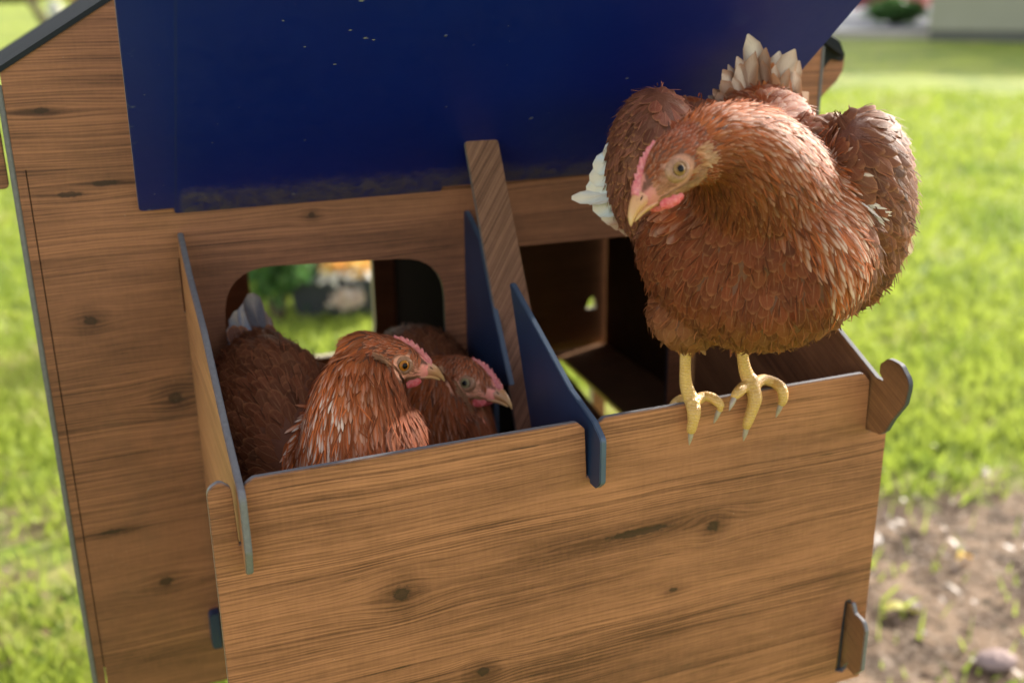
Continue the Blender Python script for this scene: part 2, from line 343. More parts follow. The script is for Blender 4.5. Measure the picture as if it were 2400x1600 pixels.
# thin knob seen edge-on at left and middle: same outline as the right one
knobS = [(-.2950, -.0830, .004), (-.2950, -.012, .004), (-.289, -.003, .003)]
sideL = rnd([(-.0060, -.29), (-.2705, -.29), (-.2705, -.050), (-.2775, -.050), (-.2785, -.0630, .003), (-.2870, -.0645, .004), (-.2930, -.045, .01), (-.2890, -.004, .01), (-.2700, .0010, .012), (-.225, .0180, .03), (-.14, .0600, .06), (-.06, .0830, .05), (-.0060, .1085, .004)])
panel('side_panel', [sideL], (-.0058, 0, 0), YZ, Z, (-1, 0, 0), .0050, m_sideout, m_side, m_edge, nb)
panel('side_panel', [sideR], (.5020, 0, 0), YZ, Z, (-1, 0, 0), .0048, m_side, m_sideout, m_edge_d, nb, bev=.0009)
div = rnd([(-.0060, -.29), (-.2705, -.29), (-.2705, -.047), (-.2775, -.047), (-.2780, -.0500, .002), (-.2870, -.0500, .004), (-.2950, -.0430, .005), (-.2950, -.0080, .006), (-.2800, .0010, .006), (-.240, .0110, .004),
           (-.1180, .0655, .003), (-.1650, -.050, .004), (-.165, -.11), (-.078, -.11), (-.078, -.044), (-.1170, -.030, .001), (-.0640, .0500, .002), (-.0460, .0840, .004), (-.0060, .1050, .004)])
panel('divider', [div], (.2480, 0, 0), YZ, Z, (-1, 0, 0), .0050, m_navy, m_navy, plain('navy_core', (.06, .085, .13), .4, .5, .2), nb)
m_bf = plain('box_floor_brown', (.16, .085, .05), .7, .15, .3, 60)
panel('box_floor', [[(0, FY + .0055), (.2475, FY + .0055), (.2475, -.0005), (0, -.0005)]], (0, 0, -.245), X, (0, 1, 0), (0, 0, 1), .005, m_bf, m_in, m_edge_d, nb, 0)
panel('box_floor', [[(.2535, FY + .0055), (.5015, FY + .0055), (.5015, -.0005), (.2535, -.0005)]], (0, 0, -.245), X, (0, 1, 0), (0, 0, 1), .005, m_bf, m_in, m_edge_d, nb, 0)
# lower locking tab of the right side panel through its slot
tabo = rnd([(-.2705, -.289), (-.2705, -.218, .001)] + PYZ([(1957, 1385, .002), (1962, 1408, .003), (1982, 1428, .006), (1987, 1450, .005), (1977, 1540, .005), (1960, 1550, .003), (1944, 1532, .002), (1946, 1520)], .5045))
panel('locking_tab', [tabo], (.5045, 0, 0), YZ, Z, (-1, 0, 0), .0045, m_side, m_side, m_edge, nb)
panel('locking_tab', [rnd([(-.0165, -.296, .005), (-.0070, -.296), (-.0070, -.258), (-.0165, -.258, .005)])], (0, -.012, 0), X, Z, (0, -1, 0), .011, m_navy, m_navy, m_navy, nb)
# blue lid, hinged on the wall, leaning out at 50 degrees
th = math.radians(50); LV = (0, -math.sin(th), math.cos(th)); LN = Vector((0, -math.cos(th), -math.sin(th)))
lo = rnd([(-.0335, .008, .005), (-.006, .009), (-.0050, -.0005, .003), (.2285, -.0005), (.2285, .007), (.523, .007, .005), (.523, .315, .01), (-.041, .315, .01)])
lid = panel('lid', [lo], (0, -.0008, .1215), X, LV, LN, .005, m_lid, m_roof, plain('lid_core', (.33, .30, .27), .6, .3, .2, 200), coop)
# prop board
y0, y1 = -.064, -.090
pts = [P(1066, 318, y0), P(1144, 318, y0), P(1278, 1000, y1), P(1188, 1000, y1)]
o = pts[3]; vu = (pts[0] - pts[3]); L = vu.length; vu.normalize(); uu = (pts[2] - pts[3]).normalized(); nn = uu.cross(vu).normalized(); uu = vu.cross(nn).normalized()
if nn.y > 0: nn = -nn
prop = [((p - o).dot(uu), (p - o).dot(vu)) for p in pts]
prop = rnd([(prop[0][0], prop[0][1], .006), (prop[1][0], prop[1][1], .006), prop[2], prop[3]])
propo = panel('lid_prop', [prop], o, uu, vu, nn, .0045, m_prop, m_prop, m_edge, coop)

# ================================================================ HENS
def feather_mat():
    b = NB('feathers'); at = b.n('ShaderNodeAttribute', attribute_name='fc'); a2 = b.n('ShaderNodeAttribute', attribute_name='fd')
    uv = b.n('ShaderNodeUVMap', uv_map='UVMap').outputs[0]
    sep = b.n('ShaderNodeSeparateXYZ'); b.l(uv, sep.inputs[0]); u = sep.outputs[0]; v = sep.outputs[1]
    s2 = b.n('ShaderNodeSeparateXYZ'); b.l(a2.outputs['Vector'], s2.inputs[0]); tip, rnd_, lace = s2.outputs[0], s2.outputs[1], s2.outputs[2]
    du = b.M('ABSOLUTE', b.M('SUBTRACT', u, .5))                         # 0 at shaft .. .5 at edge
    barb = b.noise(b.xyz(b.M('MULTIPLY', du, 6), b.M('MULTIPLY', b.M('SUBTRACT', v, b.M('MULTIPLY', du, .7)), 46), b.M('MULTIPLY', rnd_, 57)), 1, 3, .7)
    col = at.outputs['Color']
    # lighter downy base hidden, darker web, pale rim
    web = b.M('ADD', .55, b.M('MULTIPLY', barb, .9))
    col = b.mix(1.0, col, b.xyz(web, web, web), 'MULTIPLY')
    shaft = b.M('MULTIPLY', b.ss(du, .055, .02), b.ss(v, .95, .5))
    col = b.mix(b.M('MULTIPLY', shaft, .12), col, (.62, .36, .18))
    rim = b.M('MAXIMUM', b.ss(b.M('ADD', du, b.M('MULTIPLY', b.M('SUBTRACT', barb, .5), .12)), .36, .50), b.ss(b.M('ADD', v, b.M('MULTIPLY', b.M('SUBTRACT', barb, .5), .15)), .84, .98))
    col = b.mix(b.M('MULTIPLY', rim, lace), col, (.50, .22, .09))
    pale = b.M('MULTIPLY', b.ss(b.M('SUBTRACT', v, b.M('MULTIPLY', du, .9)), .30, .80), tip)
    pale = b.M('MULTIPLY', pale, b.ss(barb, .25, .5, .6, 1))
    col = b.mix(pale, col, (.82, .70, .56))
    b.bump(b.M('ADD', barb, b.M('MULTIPLY', shaft, .6)), .0005, .7)
    b.fin(col, rough=.55, spec=.12)
    pass
    tr = b.n('ShaderNodeBsdfTranslucent'); b.l(col, tr.inputs[0]); mx = b.n('ShaderNodeMixShader'); mx.inputs[0].default_value = .12
    b.l(b.bsdf.outputs[0], mx.inputs[1]); b.l(tr.outputs[0], mx.inputs[2]); b.l(mx.outputs[0], b.out.inputs[0])
    return b.m
m_feather = feather_mat()
def skin_mat():
    b = NB('hen_skin'); at = b.n('ShaderNodeAttribute', attribute_name='fc'); p = b.obj()
    n = b.noise(p, 900, 3); w = b.noise(p, 260, 4, .6)
    c = b.mix(1.0, at.outputs['Color'], b.mix(w, (.78, .70, .66), (1.15, 1.12, 1.1)), 'MULTIPLY')
    b.bump(b.M('ADD', n, b.M('MULTIPLY', w, 1.3)), .0006, .8)
    b.fin(c, .55, .35); b.bsdf.inputs['Subsurface Weight'].default_value = .0
    return b.m
m_skin = skin_mat()
def fleshy(name, c1, c2, bumpd=.0004):
    b = NB(name); p = b.obj(); n = b.noise(p, 420, 4, .65); v = b.vor(p, 900)
    c = b.mix(b.ss(n, .35, .65), c1, c2); b.bump(b.M('ADD', n, b.M('MULTIPLY', v, .5)), bumpd, .8)
    b.fin(c, .42, .45); b.bsdf.inputs['Subsurface Weight'].default_value = .12; b.bsdf.inputs['Subsurface Radius'].default_value = (.004, .0015, .001); b.bsdf.inputs['Subsurface Scale'].default_value = 1
    return b.m
m_comb = fleshy('comb_pink', (.50, .11, .115), (.62, .22, .20)); m_wattle = fleshy('wattle_red', (.50, .055, .06), (.58, .13, .12))
m_lidskin = fleshy('eyelid_skin', (.25, .12, .062), (.34, .175, .095))
def beak_mat():
    b = NB('beak_horn'); uv = b.n('ShaderNodeUVMap', uv_map='UVMap').outputs[0]; sep = b.n('ShaderNodeSeparateXYZ'); b.l(uv, sep.inputs[0])
    t = sep.outputs[0]; n = b.noise(b.obj(), 330, 4, .6)
    tt = b.M('ADD', t, b.M('MULTIPLY', b.M('SUBTRACT', n, .5), .35))
    c = b.mix(b.ss(tt, .0, .45), (.56, .24, .17), (.50, .25, .10)); c = b.mix(b.ss(tt, .5, .95), c, (.54, .33, .13))
    c = b.mix(b.M('MULTIPLY', b.ss(n, .55, .7), .45), c, (.30, .14, .08)); b.bump(n, .0003, .6)
    return b.fin(c, .36, .5)
m_beak = beak_mat()
m_dark = plain('nostril_dark', (.035, .018, .012), .7, .2)
def leg_mat():
    b = NB('leg_scales'); p = b.obj(); v = b.vor(p, 430, 'DISTANCE_TO_EDGE'); n = b.noise(p, 120, 4); z = b.dot(p, (0, 0, 1))
    wv = b.M('SINE', b.M('ADD', b.M('MULTIPLY', z, 2600), b.M('MULTIPLY', n, 14)))
    c = b.mix(n, (.50, .27, .05), (.68, .42, .13)); c = b.mix(b.M('MULTIPLY', b.ss(v, .10, .0), .45), c, (.34, .18, .07))
    c = b.mix(b.M('MULTIPLY', b.ss(wv, .5, 1), .22), c, (.72, .56, .34))
    b.bump(b.M('ADD', b.ss(v, 0, .16), b.M('MULTIPLY', wv, .35)), .0003, .7)
    return b.fin(c, .42, .45)
m_leg = leg_mat()
m_claw = plain('claw_horn', (.33, .26, .21), .35, .5, .4, 300)
def eye_mat(name, iris, rim_):
    b = NB(name); p = b.n('ShaderNodeTexCoord').outputs['UV']; sep = b.n('ShaderNodeSeparateXYZ'); b.l(p, sep.inputs[0]); r = sep.outputs[0]
    n = b.noise(b.xyz(b.M('MULTIPLY', sep.outputs[1], 40), b.M('MULTIPLY', r, 4)), 1, 3)
    c = b.mix(b.ss(b.M('ADD', r, b.M('MULTIPLY', b.M('SUBTRACT', n, .5), .15)), .35, .8), iris, rim_)
    c = b.mix(b.ss(r, .40, .44), (.004, .003, .003), c); c = b.mix(b.ss(r, .80, .92), c, (.03, .018, .012))
    b.fin(c, .13, .16); b.bsdf.inputs['Coat Weight'].default_value = .03; b.bsdf.inputs['Coat Roughness'].default_value = .03
    return b.m
m_eye1 = eye_mat('eye_hazel', (.15, .075, .025), (.26, .14, .05)); m_eye2 = eye_mat('eye_amber', (.30, .085, .01), (.42, .17, .02)); m_eye3 = eye_mat('eye_olive', (.15, .11, .05), (.26, .21, .11))

def crom(pts, n):
    """Catmull-Rom through lists of floats"""
    A = np.array(pts, float); A = np.vstack([2 * A[0] - A[1], A, 2 * A[-1] - A[-2]]); out = []
    for i in range(1, len(A) - 2):
        for k in range(n):
            t = k / n; p0, p1, p2, p3 = A[i - 1], A[i], A[i + 1], A[i + 2]
            out.append(.5 * (2 * p1 + (p2 - p0) * t + (2 * p0 - 5 * p1 + 4 * p2 - p3) * t * t + (3 * p1 - p0 - 3 * p2 + p3) * t ** 3))
    out.append(A[-2]); return np.array(out)
def loft(bm, rows, up, seg=28, n=6):
    """rows: (Vector, half width, half height) ; closed tube along a smooth curve"""
    a = crom([[*p, rx, ry] for p, rx, ry in rows], n); rings = []
    up = Vector(up)
    for i, r in enumerate(a):
        t = Vector(a[min(i + 1, len(a) - 1)][:3]) - Vector(a[max(i - 1, 0)][:3]); t.normalize()
        s = t.cross(up).normalized(); w = s.cross(t).normalized(); c = Vector(r[:3])
        rings.append([bm.verts.new(c + s * (max(r[3], 3e-4) * math.cos(2 * math.pi * k / seg)) + w * (max(r[4], 3e-4) * math.sin(2 * math.pi * k / seg))) for k in range(seg)])
    for i in range(len(rings) - 1):
        for k in range(seg):
            bm.faces.new((rings[i][k], rings[i][(k + 1) % seg], rings[i + 1][(k + 1) % seg], rings[i + 1][k]))
    bm.faces.new(rings[0][::-1]); bm.faces.new(rings[-1])
    return a
def ellipsoid(bm, c, ax, seg=24):
    """c centre, ax three axis vectors scaled to radii"""
    r = bmesh.ops.create_uvsphere(bm, u_segments=seg, v_segments=seg // 2, radius=1)
    M = Matrix((ax[0], ax[1], ax[2])).transposed()
    for v in r['verts']: v.co = Vector(c) + M @ v.co
def remesh(bm, voxel, smooth=3, fac=.6):
    bmesh.ops.recalc_face_normals(bm, faces=bm.faces[:])
    me = bpy.data.meshes.new('tmp'); bm.to_mesh(me); bm.free()
    o = bpy.data.objects.new('tmp', me); COL.objects.link(o)
    m = o.modifiers.new('r', 'REMESH'); m.mode = 'VOXEL'; m.voxel_size = voxel
    m = o.modifiers.new('s', 'SMOOTH'); m.iterations = smooth; m.factor = fac
    dg = bpy.context.evaluated_depsgraph_get(); dg.update(); ev = o.evaluated_get(dg)
    out = bpy.data.meshes.new_from_object(ev, depsgraph=dg)
    bpy.data.objects.remove(o); bpy.data.meshes.remove(me)
    return out

# feather kinds: spacing, length, width, lift at tip, profile, arch
PROF = {'round': [.30, .76, .97, .98, .70, .16], 'lance': [.35, .78, .92, .80, .52, .06], 'fluff': [.3, .8, 1, .8, .5, .12], 'quill': [.35, .8, .95, 1.0, .86, .28], 'tailf': [.3, .72, .95, 1.0, .72, .08]}
def head_at(eye, hf, roll, near, hs):
    """middle of the head from the place of the eye nearest to us"""
    x = hf.normalized(); y = (-AF - x * (-AF).dot(x)).normalized(); return eye - (Matrix.Rotation(roll, 3, x) @ y) * (.0145 * hs)
VROW = [0, .22, .45, .68, .87, 1.0]
class Plume:
    def __init__(s): s.V = []; s.F = []; s.C = []; s.D = []; s.U = []
    def add(s, rows, wid, prof, col, d, arch=.15):
        """rows: list of (pos, side, normal)"""
        b = len(s.V)
        for i, (p, sd, n) in enumerate(rows):
            w = wid * .5 * prof[i]
            for j, q in enumerate((-1, 0, 1)):
                s.V.append(p + sd * (w * q) - n * (arch * w * abs(q))); s.U.append((.5 + .5 * q, VROW[i])); s.C.append((*col, 1)); s.D.append(d)
        for i in range(len(rows) - 1):
            for j in range(2):
                a = b + i * 3 + j; s.F.append((a, a + 1, a + 4, a + 3))
    def build(s, name, parent):
        me = bpy.data.meshes.new(name); me.from_pydata(s.V, [], s.F); me.update()
        fc = me.attributes.new('fc', 'FLOAT_COLOR', 'POINT'); fc.data.foreach_set('color', np.array(s.C, dtype=np.float32).ravel())
        fd = me.attributes.new('fd', 'FLOAT_VECTOR', 'POINT'); fd.data.foreach_set('vector', np.array(s.D, dtype=np.float32).ravel())
        uv = me.uv_layers.new(name='UVMap'); li = np.zeros(len(me.loops), dtype=np.int32); me.loops.foreach_get('vertex_index', li)
        uv.data.foreach_set('uv', np.array(s.U, dtype=np.float32)[li].ravel())
        return link(name, me, m_feather, parent, True)
def surf_feather(pl, bvh, p, n, t, L, wid, lift, prof, col, d, arch=.15, base=0.0, jit=.18):
    t = (t - n * t.dot(n))
    if t.length < 1e-5: return
    t.normalize(); sd0 = n.cross(t); t = (t + sd0 * random.gauss(0, jit)).normalized()
    L *= random.uniform(.85, 1.15); lift *= random.uniform(.6, 1.5); rows = []; q = p.copy(); nn = n.copy(); prev = 0
    for v in VROW:
        q = q + t * (L * (v - prev)); prev = v
        loc, nr, _, _ = bvh.find_nearest(q)
        if loc is not None and (loc - q).length < L:
            q = loc.copy(); nn = nn.lerp(nr, .6).normalized()
            t = (t - nn * t.dot(nn)).normalized()
        rows.append((q + nn * (base + lift * v), t.cross(nn).normalized(), nn.copy()))
    pl.add(rows, wid, prof, col, d, arch)
def quill(pl, p, d, n, L, wid, bend, col, dd, prof='quill', arch=.22, side=0.0):
    """free-standing large feather from p along d, curving towards -n by bend"""
    d = d.normalized(); sd = d.cross(n).normalized(); n = sd.cross(d).normalized(); rows = []; pr = PROF[prof]
    for v in VROW:
        q = p + d * (L * v) - n * (bend * L * v * v) + sd * (side * L * v * v); dd_ = (d - n * (2 * bend * v) + sd * (2 * side * v)).normalized()
        s_ = dd_.cross(n).normalized(); rows.append((q, s_, s_.cross(dd_).normalized()))
    pl.add(rows, wid, pr, col, dd, arch)

def vr(c, a=.12):
    k = 1 + random.gauss(0, a); h = random.gauss(0, .05)
    return (min(1, c[0] * k), min(1, c[1] * k * (1 + h)), min(1, c[2] * k * (1 + 1.5 * h)))
RUST = (.26, .056, .016); GOLD = (.50, .135, .032); BROWN = (.165, .056, .025); CHEST = (.16, .040, .014); HEADC = (.27, .070, .025)

def hen(name, label, root, hp, hf, roll, lofts, blobs, kind_fn, flow_fn, eye_m, near=1, hs=1.0, dens=1.0, box=None, bare=1.0):
    """hp: point between the eyes; hf: beak direction; lofts/blobs: body volumes.
       local head frame in cm: x to the beak, y to the bird's left, z up"""
    E_ = tag(empty(name, root), label, 'hen', 'brown hens in and on the nest box')
    x = hf.normalized(); y = (-AF - x * (-AF).dot(x)).normalized() * near
    z = x.cross(y).normalized()
    R = Matrix.Rotation(roll, 3, x); y = R @ y; z = R @ z
    def H(a, b_, c): return hp + (x * a + y * b_ + z * c) * (.01 * hs)
    hd = lambda a, b_, c: (x * a + y * b_ + z * c)
    cm = .01 * hs
    bm = bmesh.new()
    for rows, up in lofts: loft(bm, rows, up)
    for c, ax in blobs: ellipsoid(bm, c, ax)
    # skull and face
    loft(bm, [(H(-2.6, 0, .1), .25 * cm, .3 * cm), (H(-2.3, 0, .1), 1.25 * cm, 1.4 * cm), (H(-1.2, 0, .15), 1.52 * cm, 1.72 * cm), (H(-.1, 0, .08), 1.36 * cm, 1.55 * cm), (H(.9, 0, -.12), 1.02 * cm, 1.2 * cm), (H(1.7, 0, -.28), .74 * cm, .86 * cm), (H(2.3, 0, -.36), .5 * cm, .58 * cm), (H(2.6, 0, -.4), .1 * cm, .1 * cm)], z, 24, 5)
    me = remesh(bm, .0022, 5, .55)
    n = len(me.vertices); co = np.zeros(n * 3, dtype=np.float32); me.vertices.foreach_get('co', co); co = co.reshape(-1, 3)
    if box:                                              # settled against the panels of the nest
        ins = co[:, 1] < -.002; co[ins, 0] = np.clip(co[ins, 0], box[0], box[1]); co[:, 1] = np.maximum(co[:, 1], box[2]); me.vertices.foreach_set('co', co.ravel()); me.update()
    rel = (co - np.array(hp)) / cm; lx = rel @ np.array(x); ly = rel @ np.array(y); lz = rel @ np.array(z)
    # naked face: patch round the eye and down to the beak corner
    def facemask(lx, ly, lz):
        d1 = ((lx - .15) / 1.12) ** 2 + ((lz + .08) / .86) ** 2
        d2 = ((lx - 1.6) / 1.3) ** 2 + ((lz + .50) / .60) ** 2
        m = np.minimum(d1, d2)
        m = np.where(np.abs(ly) < .35, np.where(lx > 1.4, .2, 9), m)
        return np.where(np.abs(rel_far(lx, ly, lz)) > 3.6, 9, m)
    def rel_far(lx, ly, lz): return np.sqrt(lx ** 2 + ly ** 2 + lz ** 2)
    fm = facemask(lx, ly, lz)
    base = np.array([.13, .045, .02]); skin = np.array([.44, .21, .13]); pink = np.array([.56, .20, .16])
    k = np.clip((1.25 - fm) / .4, 0, 1)[:, None]; pk = np.clip((lx - .9) / 1.2, 0, 1)[:, None]
    col = base * (1 - k) + k * (skin * (1 - pk) + pink * pk) * bare
    fc = me.attributes.new('fc', 'FLOAT_COLOR', 'POINT'); fc.data.foreach_set('color', np.hstack([col, np.ones((n, 1))]).astype(np.float32).ravel())
    body = link('body', me, m_skin, E_, True)
    bvh = BVHTree.FromPolygons([Vector(c) for c in co], [tuple(p.vertices) for p in me.polygons])
    # ---- plumage sampled over the body
    me.calc_loop_triangles(); areas = []; tri = []
    for p in me.polygons: areas.append(p.area); tri.append(p)
    areas = np.array(areas); cum = np.cumsum(areas); tot = cum[-1]
    ncand = int(tot / (.0017 ** 2) * 1.6)
    idx = np.searchsorted(cum, np.random.rand(ncand) * tot)
    grid = {}
    pl = Plume(); samples = []
    for i in idx:
        p = me.polygons[int(i) if i < len(tri) else -1]; vs = p.vertices
        w = np.random.rand(len(vs)) ; w /= w.sum()
        q = Vector((co[list(vs)] * w[:, None]).sum(0)); nrm = Vector(p.normal)
        r_ = (q - hp) / cm; a, b_, c_ = r_.dot(x), r_.dot(y), r_.dot(z)
        f = float(facemask(np.array(a), np.array(b_), np.array(c_)))
        if f < 1.0 or (a > 1.55 and r_.length < 3.4): continue
        kd = kind_fn(q, nrm, a, b_, c_)
        if kd is None: continue
        sp = kd['sp'] * dens
        g = (int(q.x / .006), int(q.y / .006), int(q.z / .006)); ok = True
        R_ = 1 if sp < .006 else 2
        for dx in range(-R_, R_ + 1):
            for dy in range(-R_, R_ + 1):
                for dz in range(-R_, R_ + 1):
                    for (o, so_) in grid.get((g[0] + dx, g[1] + dy, g[2] + dz), ()):
                        if (o - q).length < min(sp, so_) * 1.0: ok = False; break
                    if not ok: break
                if not ok: break
            if not ok: break
        if not ok: continue
        grid.setdefault(g, []).append((q, sp)); samples.append((q, nrm, kd))
    def facemask_at(p_):
        r_ = (p_ - hp) / cm; return float(facemask(np.array(r_.dot(x)), np.array(r_.dot(y)), np.array(r_.dot(z)))) < 1.15
    for q, nrm, kd in samples:
        t = flow_fn(q, nrm, kd)
        surf_feather(pl, bvh, q, nrm, t, kd['L'], kd['w'], kd['lift'], PROF[kd['prof']], vr(kd['col'], kd.get('var', .13)), (kd.get('tip', 0) * random.uniform(.4, 1.2), random.random(), kd.get('lace', .25) * random.uniform(.5, 1.3)), kd.get('arch', .15), jit=kd.get('jit', .14))
    for q, nrm, kd in samples:                            # loose single barbs that break up the coat
        if kd['sp'] < .0016: continue
        t0 = flow_fn(q, nrm, kd); nb_ = 1 if random.random() < (.8 if kd['k'] == 'neck' else .75) else 0
        for k_ in range(nb_):
            qq = q + Vector((random.gauss(0, 1), random.gauss(0, 1), random.gauss(0, 1))) * kd['sp'] * .45
            loc, nr, _, _ = bvh.find_nearest(qq)
            if loc is None: continue
            if facemask_at(loc): continue
            c_ = kd['col']; s_ = random.choice([.55, .8, 1.25, 1.6])
            surf_feather(pl, bvh, loc + t0.normalized() * kd['L'] * random.uniform(.1, .6), nr, t0, kd['L'] * random.uniform(.4, .75), min(.0011, kd['w'] * .22), kd['lift'] * 1.25, PROF['lance'], [min(.8, x_ * s_) for x_ in c_], (0, random.random(), 0), 0, kd['lift'] * .75, .30)
    plo = pl.build('plumage', E_)
    # ---- beak
    def beak(rows, nm):
        bm = bmesh.new(); seg = 14; rings = []; uvl = bm.loops.layers.uv.new('UVMap')
        a = crom(rows, 5)
        for r in a:
            rr = []
            for k in range(seg):
                an = 2 * math.pi * k / seg; cy, cz = math.cos(an), math.sin(an)
                rr.append(bm.verts.new(H(r[0], r[3] * cy * (1 - .25 * max(0, cz)), r[1] + r[2] * cz)))
            rings.append(rr)
        for i in range(len(rings) - 1):
            for k in range(seg):
                f = bm.faces.new((rings[i][k], rings[i][(k + 1) % seg], rings[i + 1][(k + 1) % seg], rings[i + 1][k]))
                for l, tt in zip(f.loops, (i, i, i + 1, i + 1)): l[uvl].uv = (tt / (len(rings) - 1), 0)
        bm.faces.new(rings[-1]); bmesh.ops.recalc_face_normals(bm, faces=bm.faces[:])
        return from_bm(nm, bm, m_beak, E_, True)
    bk = beak([(1.6, -.20, .58, .62), (2.2, -.20, .54, .54), (2.8, -.30, .45, .41), (3.2, -.48, .33, .29), (3.58, -.76, .21, .18), (3.78, -1.02, .08, .07)], 'upper_beak')
    beak([(1.5, -.84, .22, .52), (2.1, -.80, .22, .45), (2.6, -.78, .20, .34), (3.05, -.85, .14, .22), (3.42, -.97, .05, .08)], 'lower_beak')
    for sg in (-1, 1):
        bm = bmesh.new(); ellipsoid(bm, H(2.42, sg * .40, -.12), [hd(.22, 0, -.10) * cm, hd(.02, sg * .06, 0) * cm, hd(.03, 0, .07) * cm], 12)
        nn_ = from_bm('nostril', bm, m_dark, bk, True); nn_.matrix_parent_inverse = Matrix.Identity(4); nn_.parent = bk
        # eye
        c = H(0, sg * 1.10, 0); ax = hd(.10, sg * 1.0, .04).normalized(); e1 = ax.cross(z).normalized(); e2 = ax.cross(e1).normalized()
        bm = bmesh.new(); uvl = bm.loops.layers.uv.new('UVMap'); rad = .54 * cm; rings = []; NS = 28; NR = 12
        top = bm.verts.new(c + ax * rad)
        for i in range(1, NR):
            an = i / NR * 1.35
            rings.append([bm.verts.new(c + ax * rad * math.cos(an) + (e1 * math.cos(2 * math.pi * k / NS) + e2 * math.sin(2 * math.pi * k / NS)) * rad * math.sin(an)) for k in range(NS)])
        irr = 11.0
        for k in range(NS):
            f = bm.faces.new((top, rings[0][k], rings[0][(k + 1) % NS]))
            for l, tt in zip(f.loops, (0, 1, 1)): l[uvl].uv = (tt / 8.2, k / NS)
            for i in range(len(rings) - 1):
                f = bm.faces.new((rings[i][k], rings[i + 1][k], rings[i + 1][(k + 1) % NS], rings[i][(k + 1) % NS]))
                for l, tt in zip(f.loops, (i + 1, i + 2, i + 2, i + 1)): l[uvl].uv = (tt / 8.2, k / NS)
        bmesh.ops.recalc_face_normals(bm, faces=bm.faces[:])
        ey = from_bm('eye', bm, eye_m, E_, True)
        # eyelid: folded rings round the eye, slightly almond
        bm = bmesh.new(); prof = [(.40, .36), (.44, .395), (.475, .39), (.50, .33), (.53, .360), (.57, .33), (.60, .28), (.64, .27), (.69, .19), (.74, .08)]; rs = []
        for rr_, hh in prof:
            rs.append([bm.verts.new(c + ax * hh * cm + (e1 * math.cos(2 * math.pi * k / 32) * 1.10 + e2 * math.sin(2 * math.pi * k / 32) * .94) * rr_ * cm) for k in range(32)])
        for i in range(len(rs) - 1):
            for k in range(32): bm.faces.new((rs[i][k], rs[i][(k + 1) % 32], rs[i + 1][(k + 1) % 32], rs[i + 1][k]))
        bmesh.ops.recalc_face_normals(bm, faces=bm.faces[:])
        el = from_bm('eyelid', bm, m_lidskin, None, True); el.parent = ey; 
        # wattle
        bm = bmesh.new(); ellipsoid(bm, H(.95, sg * .52, -1.28), [hd(.88, 0, .12) * cm, hd(0, .16, .03) * cm, hd(.05, .03, .40) * cm], 20)
        for v in bm.verts: v.co += hd(0, 1, 0) * (.0005 * math.sin(v.co.x * 900 + v.co.z * 700))
        from_bm('wattle', bm, m_wattle, E_, True)
        # pale ear tuft
        tp = Plume()
        for q in range(70):
            a = random.uniform(-2.0, -1.35); c_ = random.uniform(-.7, .4)
            loc, nr, _, _ = bvh.find_nearest(H(a, sg * 1.7, c_))
            surf_feather(tp, bvh, loc, nr, -x * .9 - z * .45, .0085 * hs, .0026 * hs, .0022 * hs, PROF['fluff'], vr((.42, .20, .09), .15), (.15, random.random(), .3), jit=.3)
        tp.build('ear_tuft', E_)
        # short bristle feathers between beak corner and throat, brow lines over the face
        bp = Plume()
        for q in range(420):
            a = random.uniform(-1.3, 2.0); c_ = random.uniform(-1.75, -1.15) if random.random() < .6 else random.uniform(-1.2, -.5)
            if c_ > -1.15 and a > -.55: continue
            loc, nr, _, _ = bvh.find_nearest(H(a, sg * 1.2, c_))
            if loc: surf_feather(bp, bvh, loc, nr, -x * .9 - z * .3, .006 * hs, .0011 * hs, .0011 * hs, PROF['fluff'], vr((.36, .17, .08), .2), (.1, random.random(), .2), jit=.3)
        for q in range(260 if near > 0 else 60):
            a = random.uniform(.2, 1.9); c_ = random.uniform(-.75, .5)
            if (a - 0) ** 2 / 1.1 + (c_) ** 2 / .7 < 1: continue
            loc, nr, _, _ = bvh.find_nearest(H(a, sg * 1.2, c_))
            if loc: surf_feather(bp, bvh, loc, nr, -x * .95 + z * .1, .0042 * hs, .0006 * hs, .0004 * hs, PROF['fluff'], vr((.40, .17, .09), .2), (.0, random.random(), .2), jit=.25)
        bp.build('face_bristles', E_)
    # ---- comb: thin serrated blade along the forehead
    bm = bmesh.new(); ridge = crom([(2.55, .22), (2.1, .42), (1.5, .78), (.8, 1.22), (.1, 1.62), (-.5, 1.88)], 8); tops = []; N = len(ridge)
    hgt = []
    for i in range(N):
        t = i / (N - 1); env = .10 + (.42 if near > 0 else .52) * math.sin(min(1, t * 1.05 + .05) * math.pi) ** .7 if t < .97 else .15
        saw = (t * 8.3) % 1; hgt.append(env * (.62 + .50 * (saw if t > .22 else .55)))
    NL = 5; lay = []
    for i in range(N):
        nx, nz = .52, .86; row = []
        for k in range(NL):
            s_ = k / (NL - 1); h = -.25 + (hgt[i] + .25) * s_; th_ = (.17 + .20 * max(0, 1 - i / 14)) * (1 - .72 * s_) + .02 * math.sin(i * 1.7 + k)
            row.append([H(ridge[i][0] - .25 * s_ * h + nx * h * .6, q * th_ + .05 * math.sin(i * .8) * s_, ridge[i][1] + nz * h) for q in (1, -1)])
        lay.append(row)
    vv = [[[bm.verts.new(p) for p in pr] for pr in row] for row in lay]
    for i in range(N - 1):
        for k in range(NL - 1):
            for q in (0, 1): bm.faces.new((vv[i][k][q], vv[i + 1][k][q], vv[i + 1][k + 1][q], vv[i][k + 1][q]))
        bm.faces.new((vv[i][-1][0], vv[i + 1][-1][0], vv[i + 1][-1][1], vv[i][-1][1]))
    for e_ in (0, N - 1):
        for k in range(NL - 1): bm.faces.new((vv[e_][k][0], vv[e_][k + 1][0], vv[e_][k + 1][1], vv[e_][k][1]))
    bmesh.ops.recalc_face_normals(bm, faces=bm.faces[:]); from_bm('comb', bm, m_comb, E_, True)
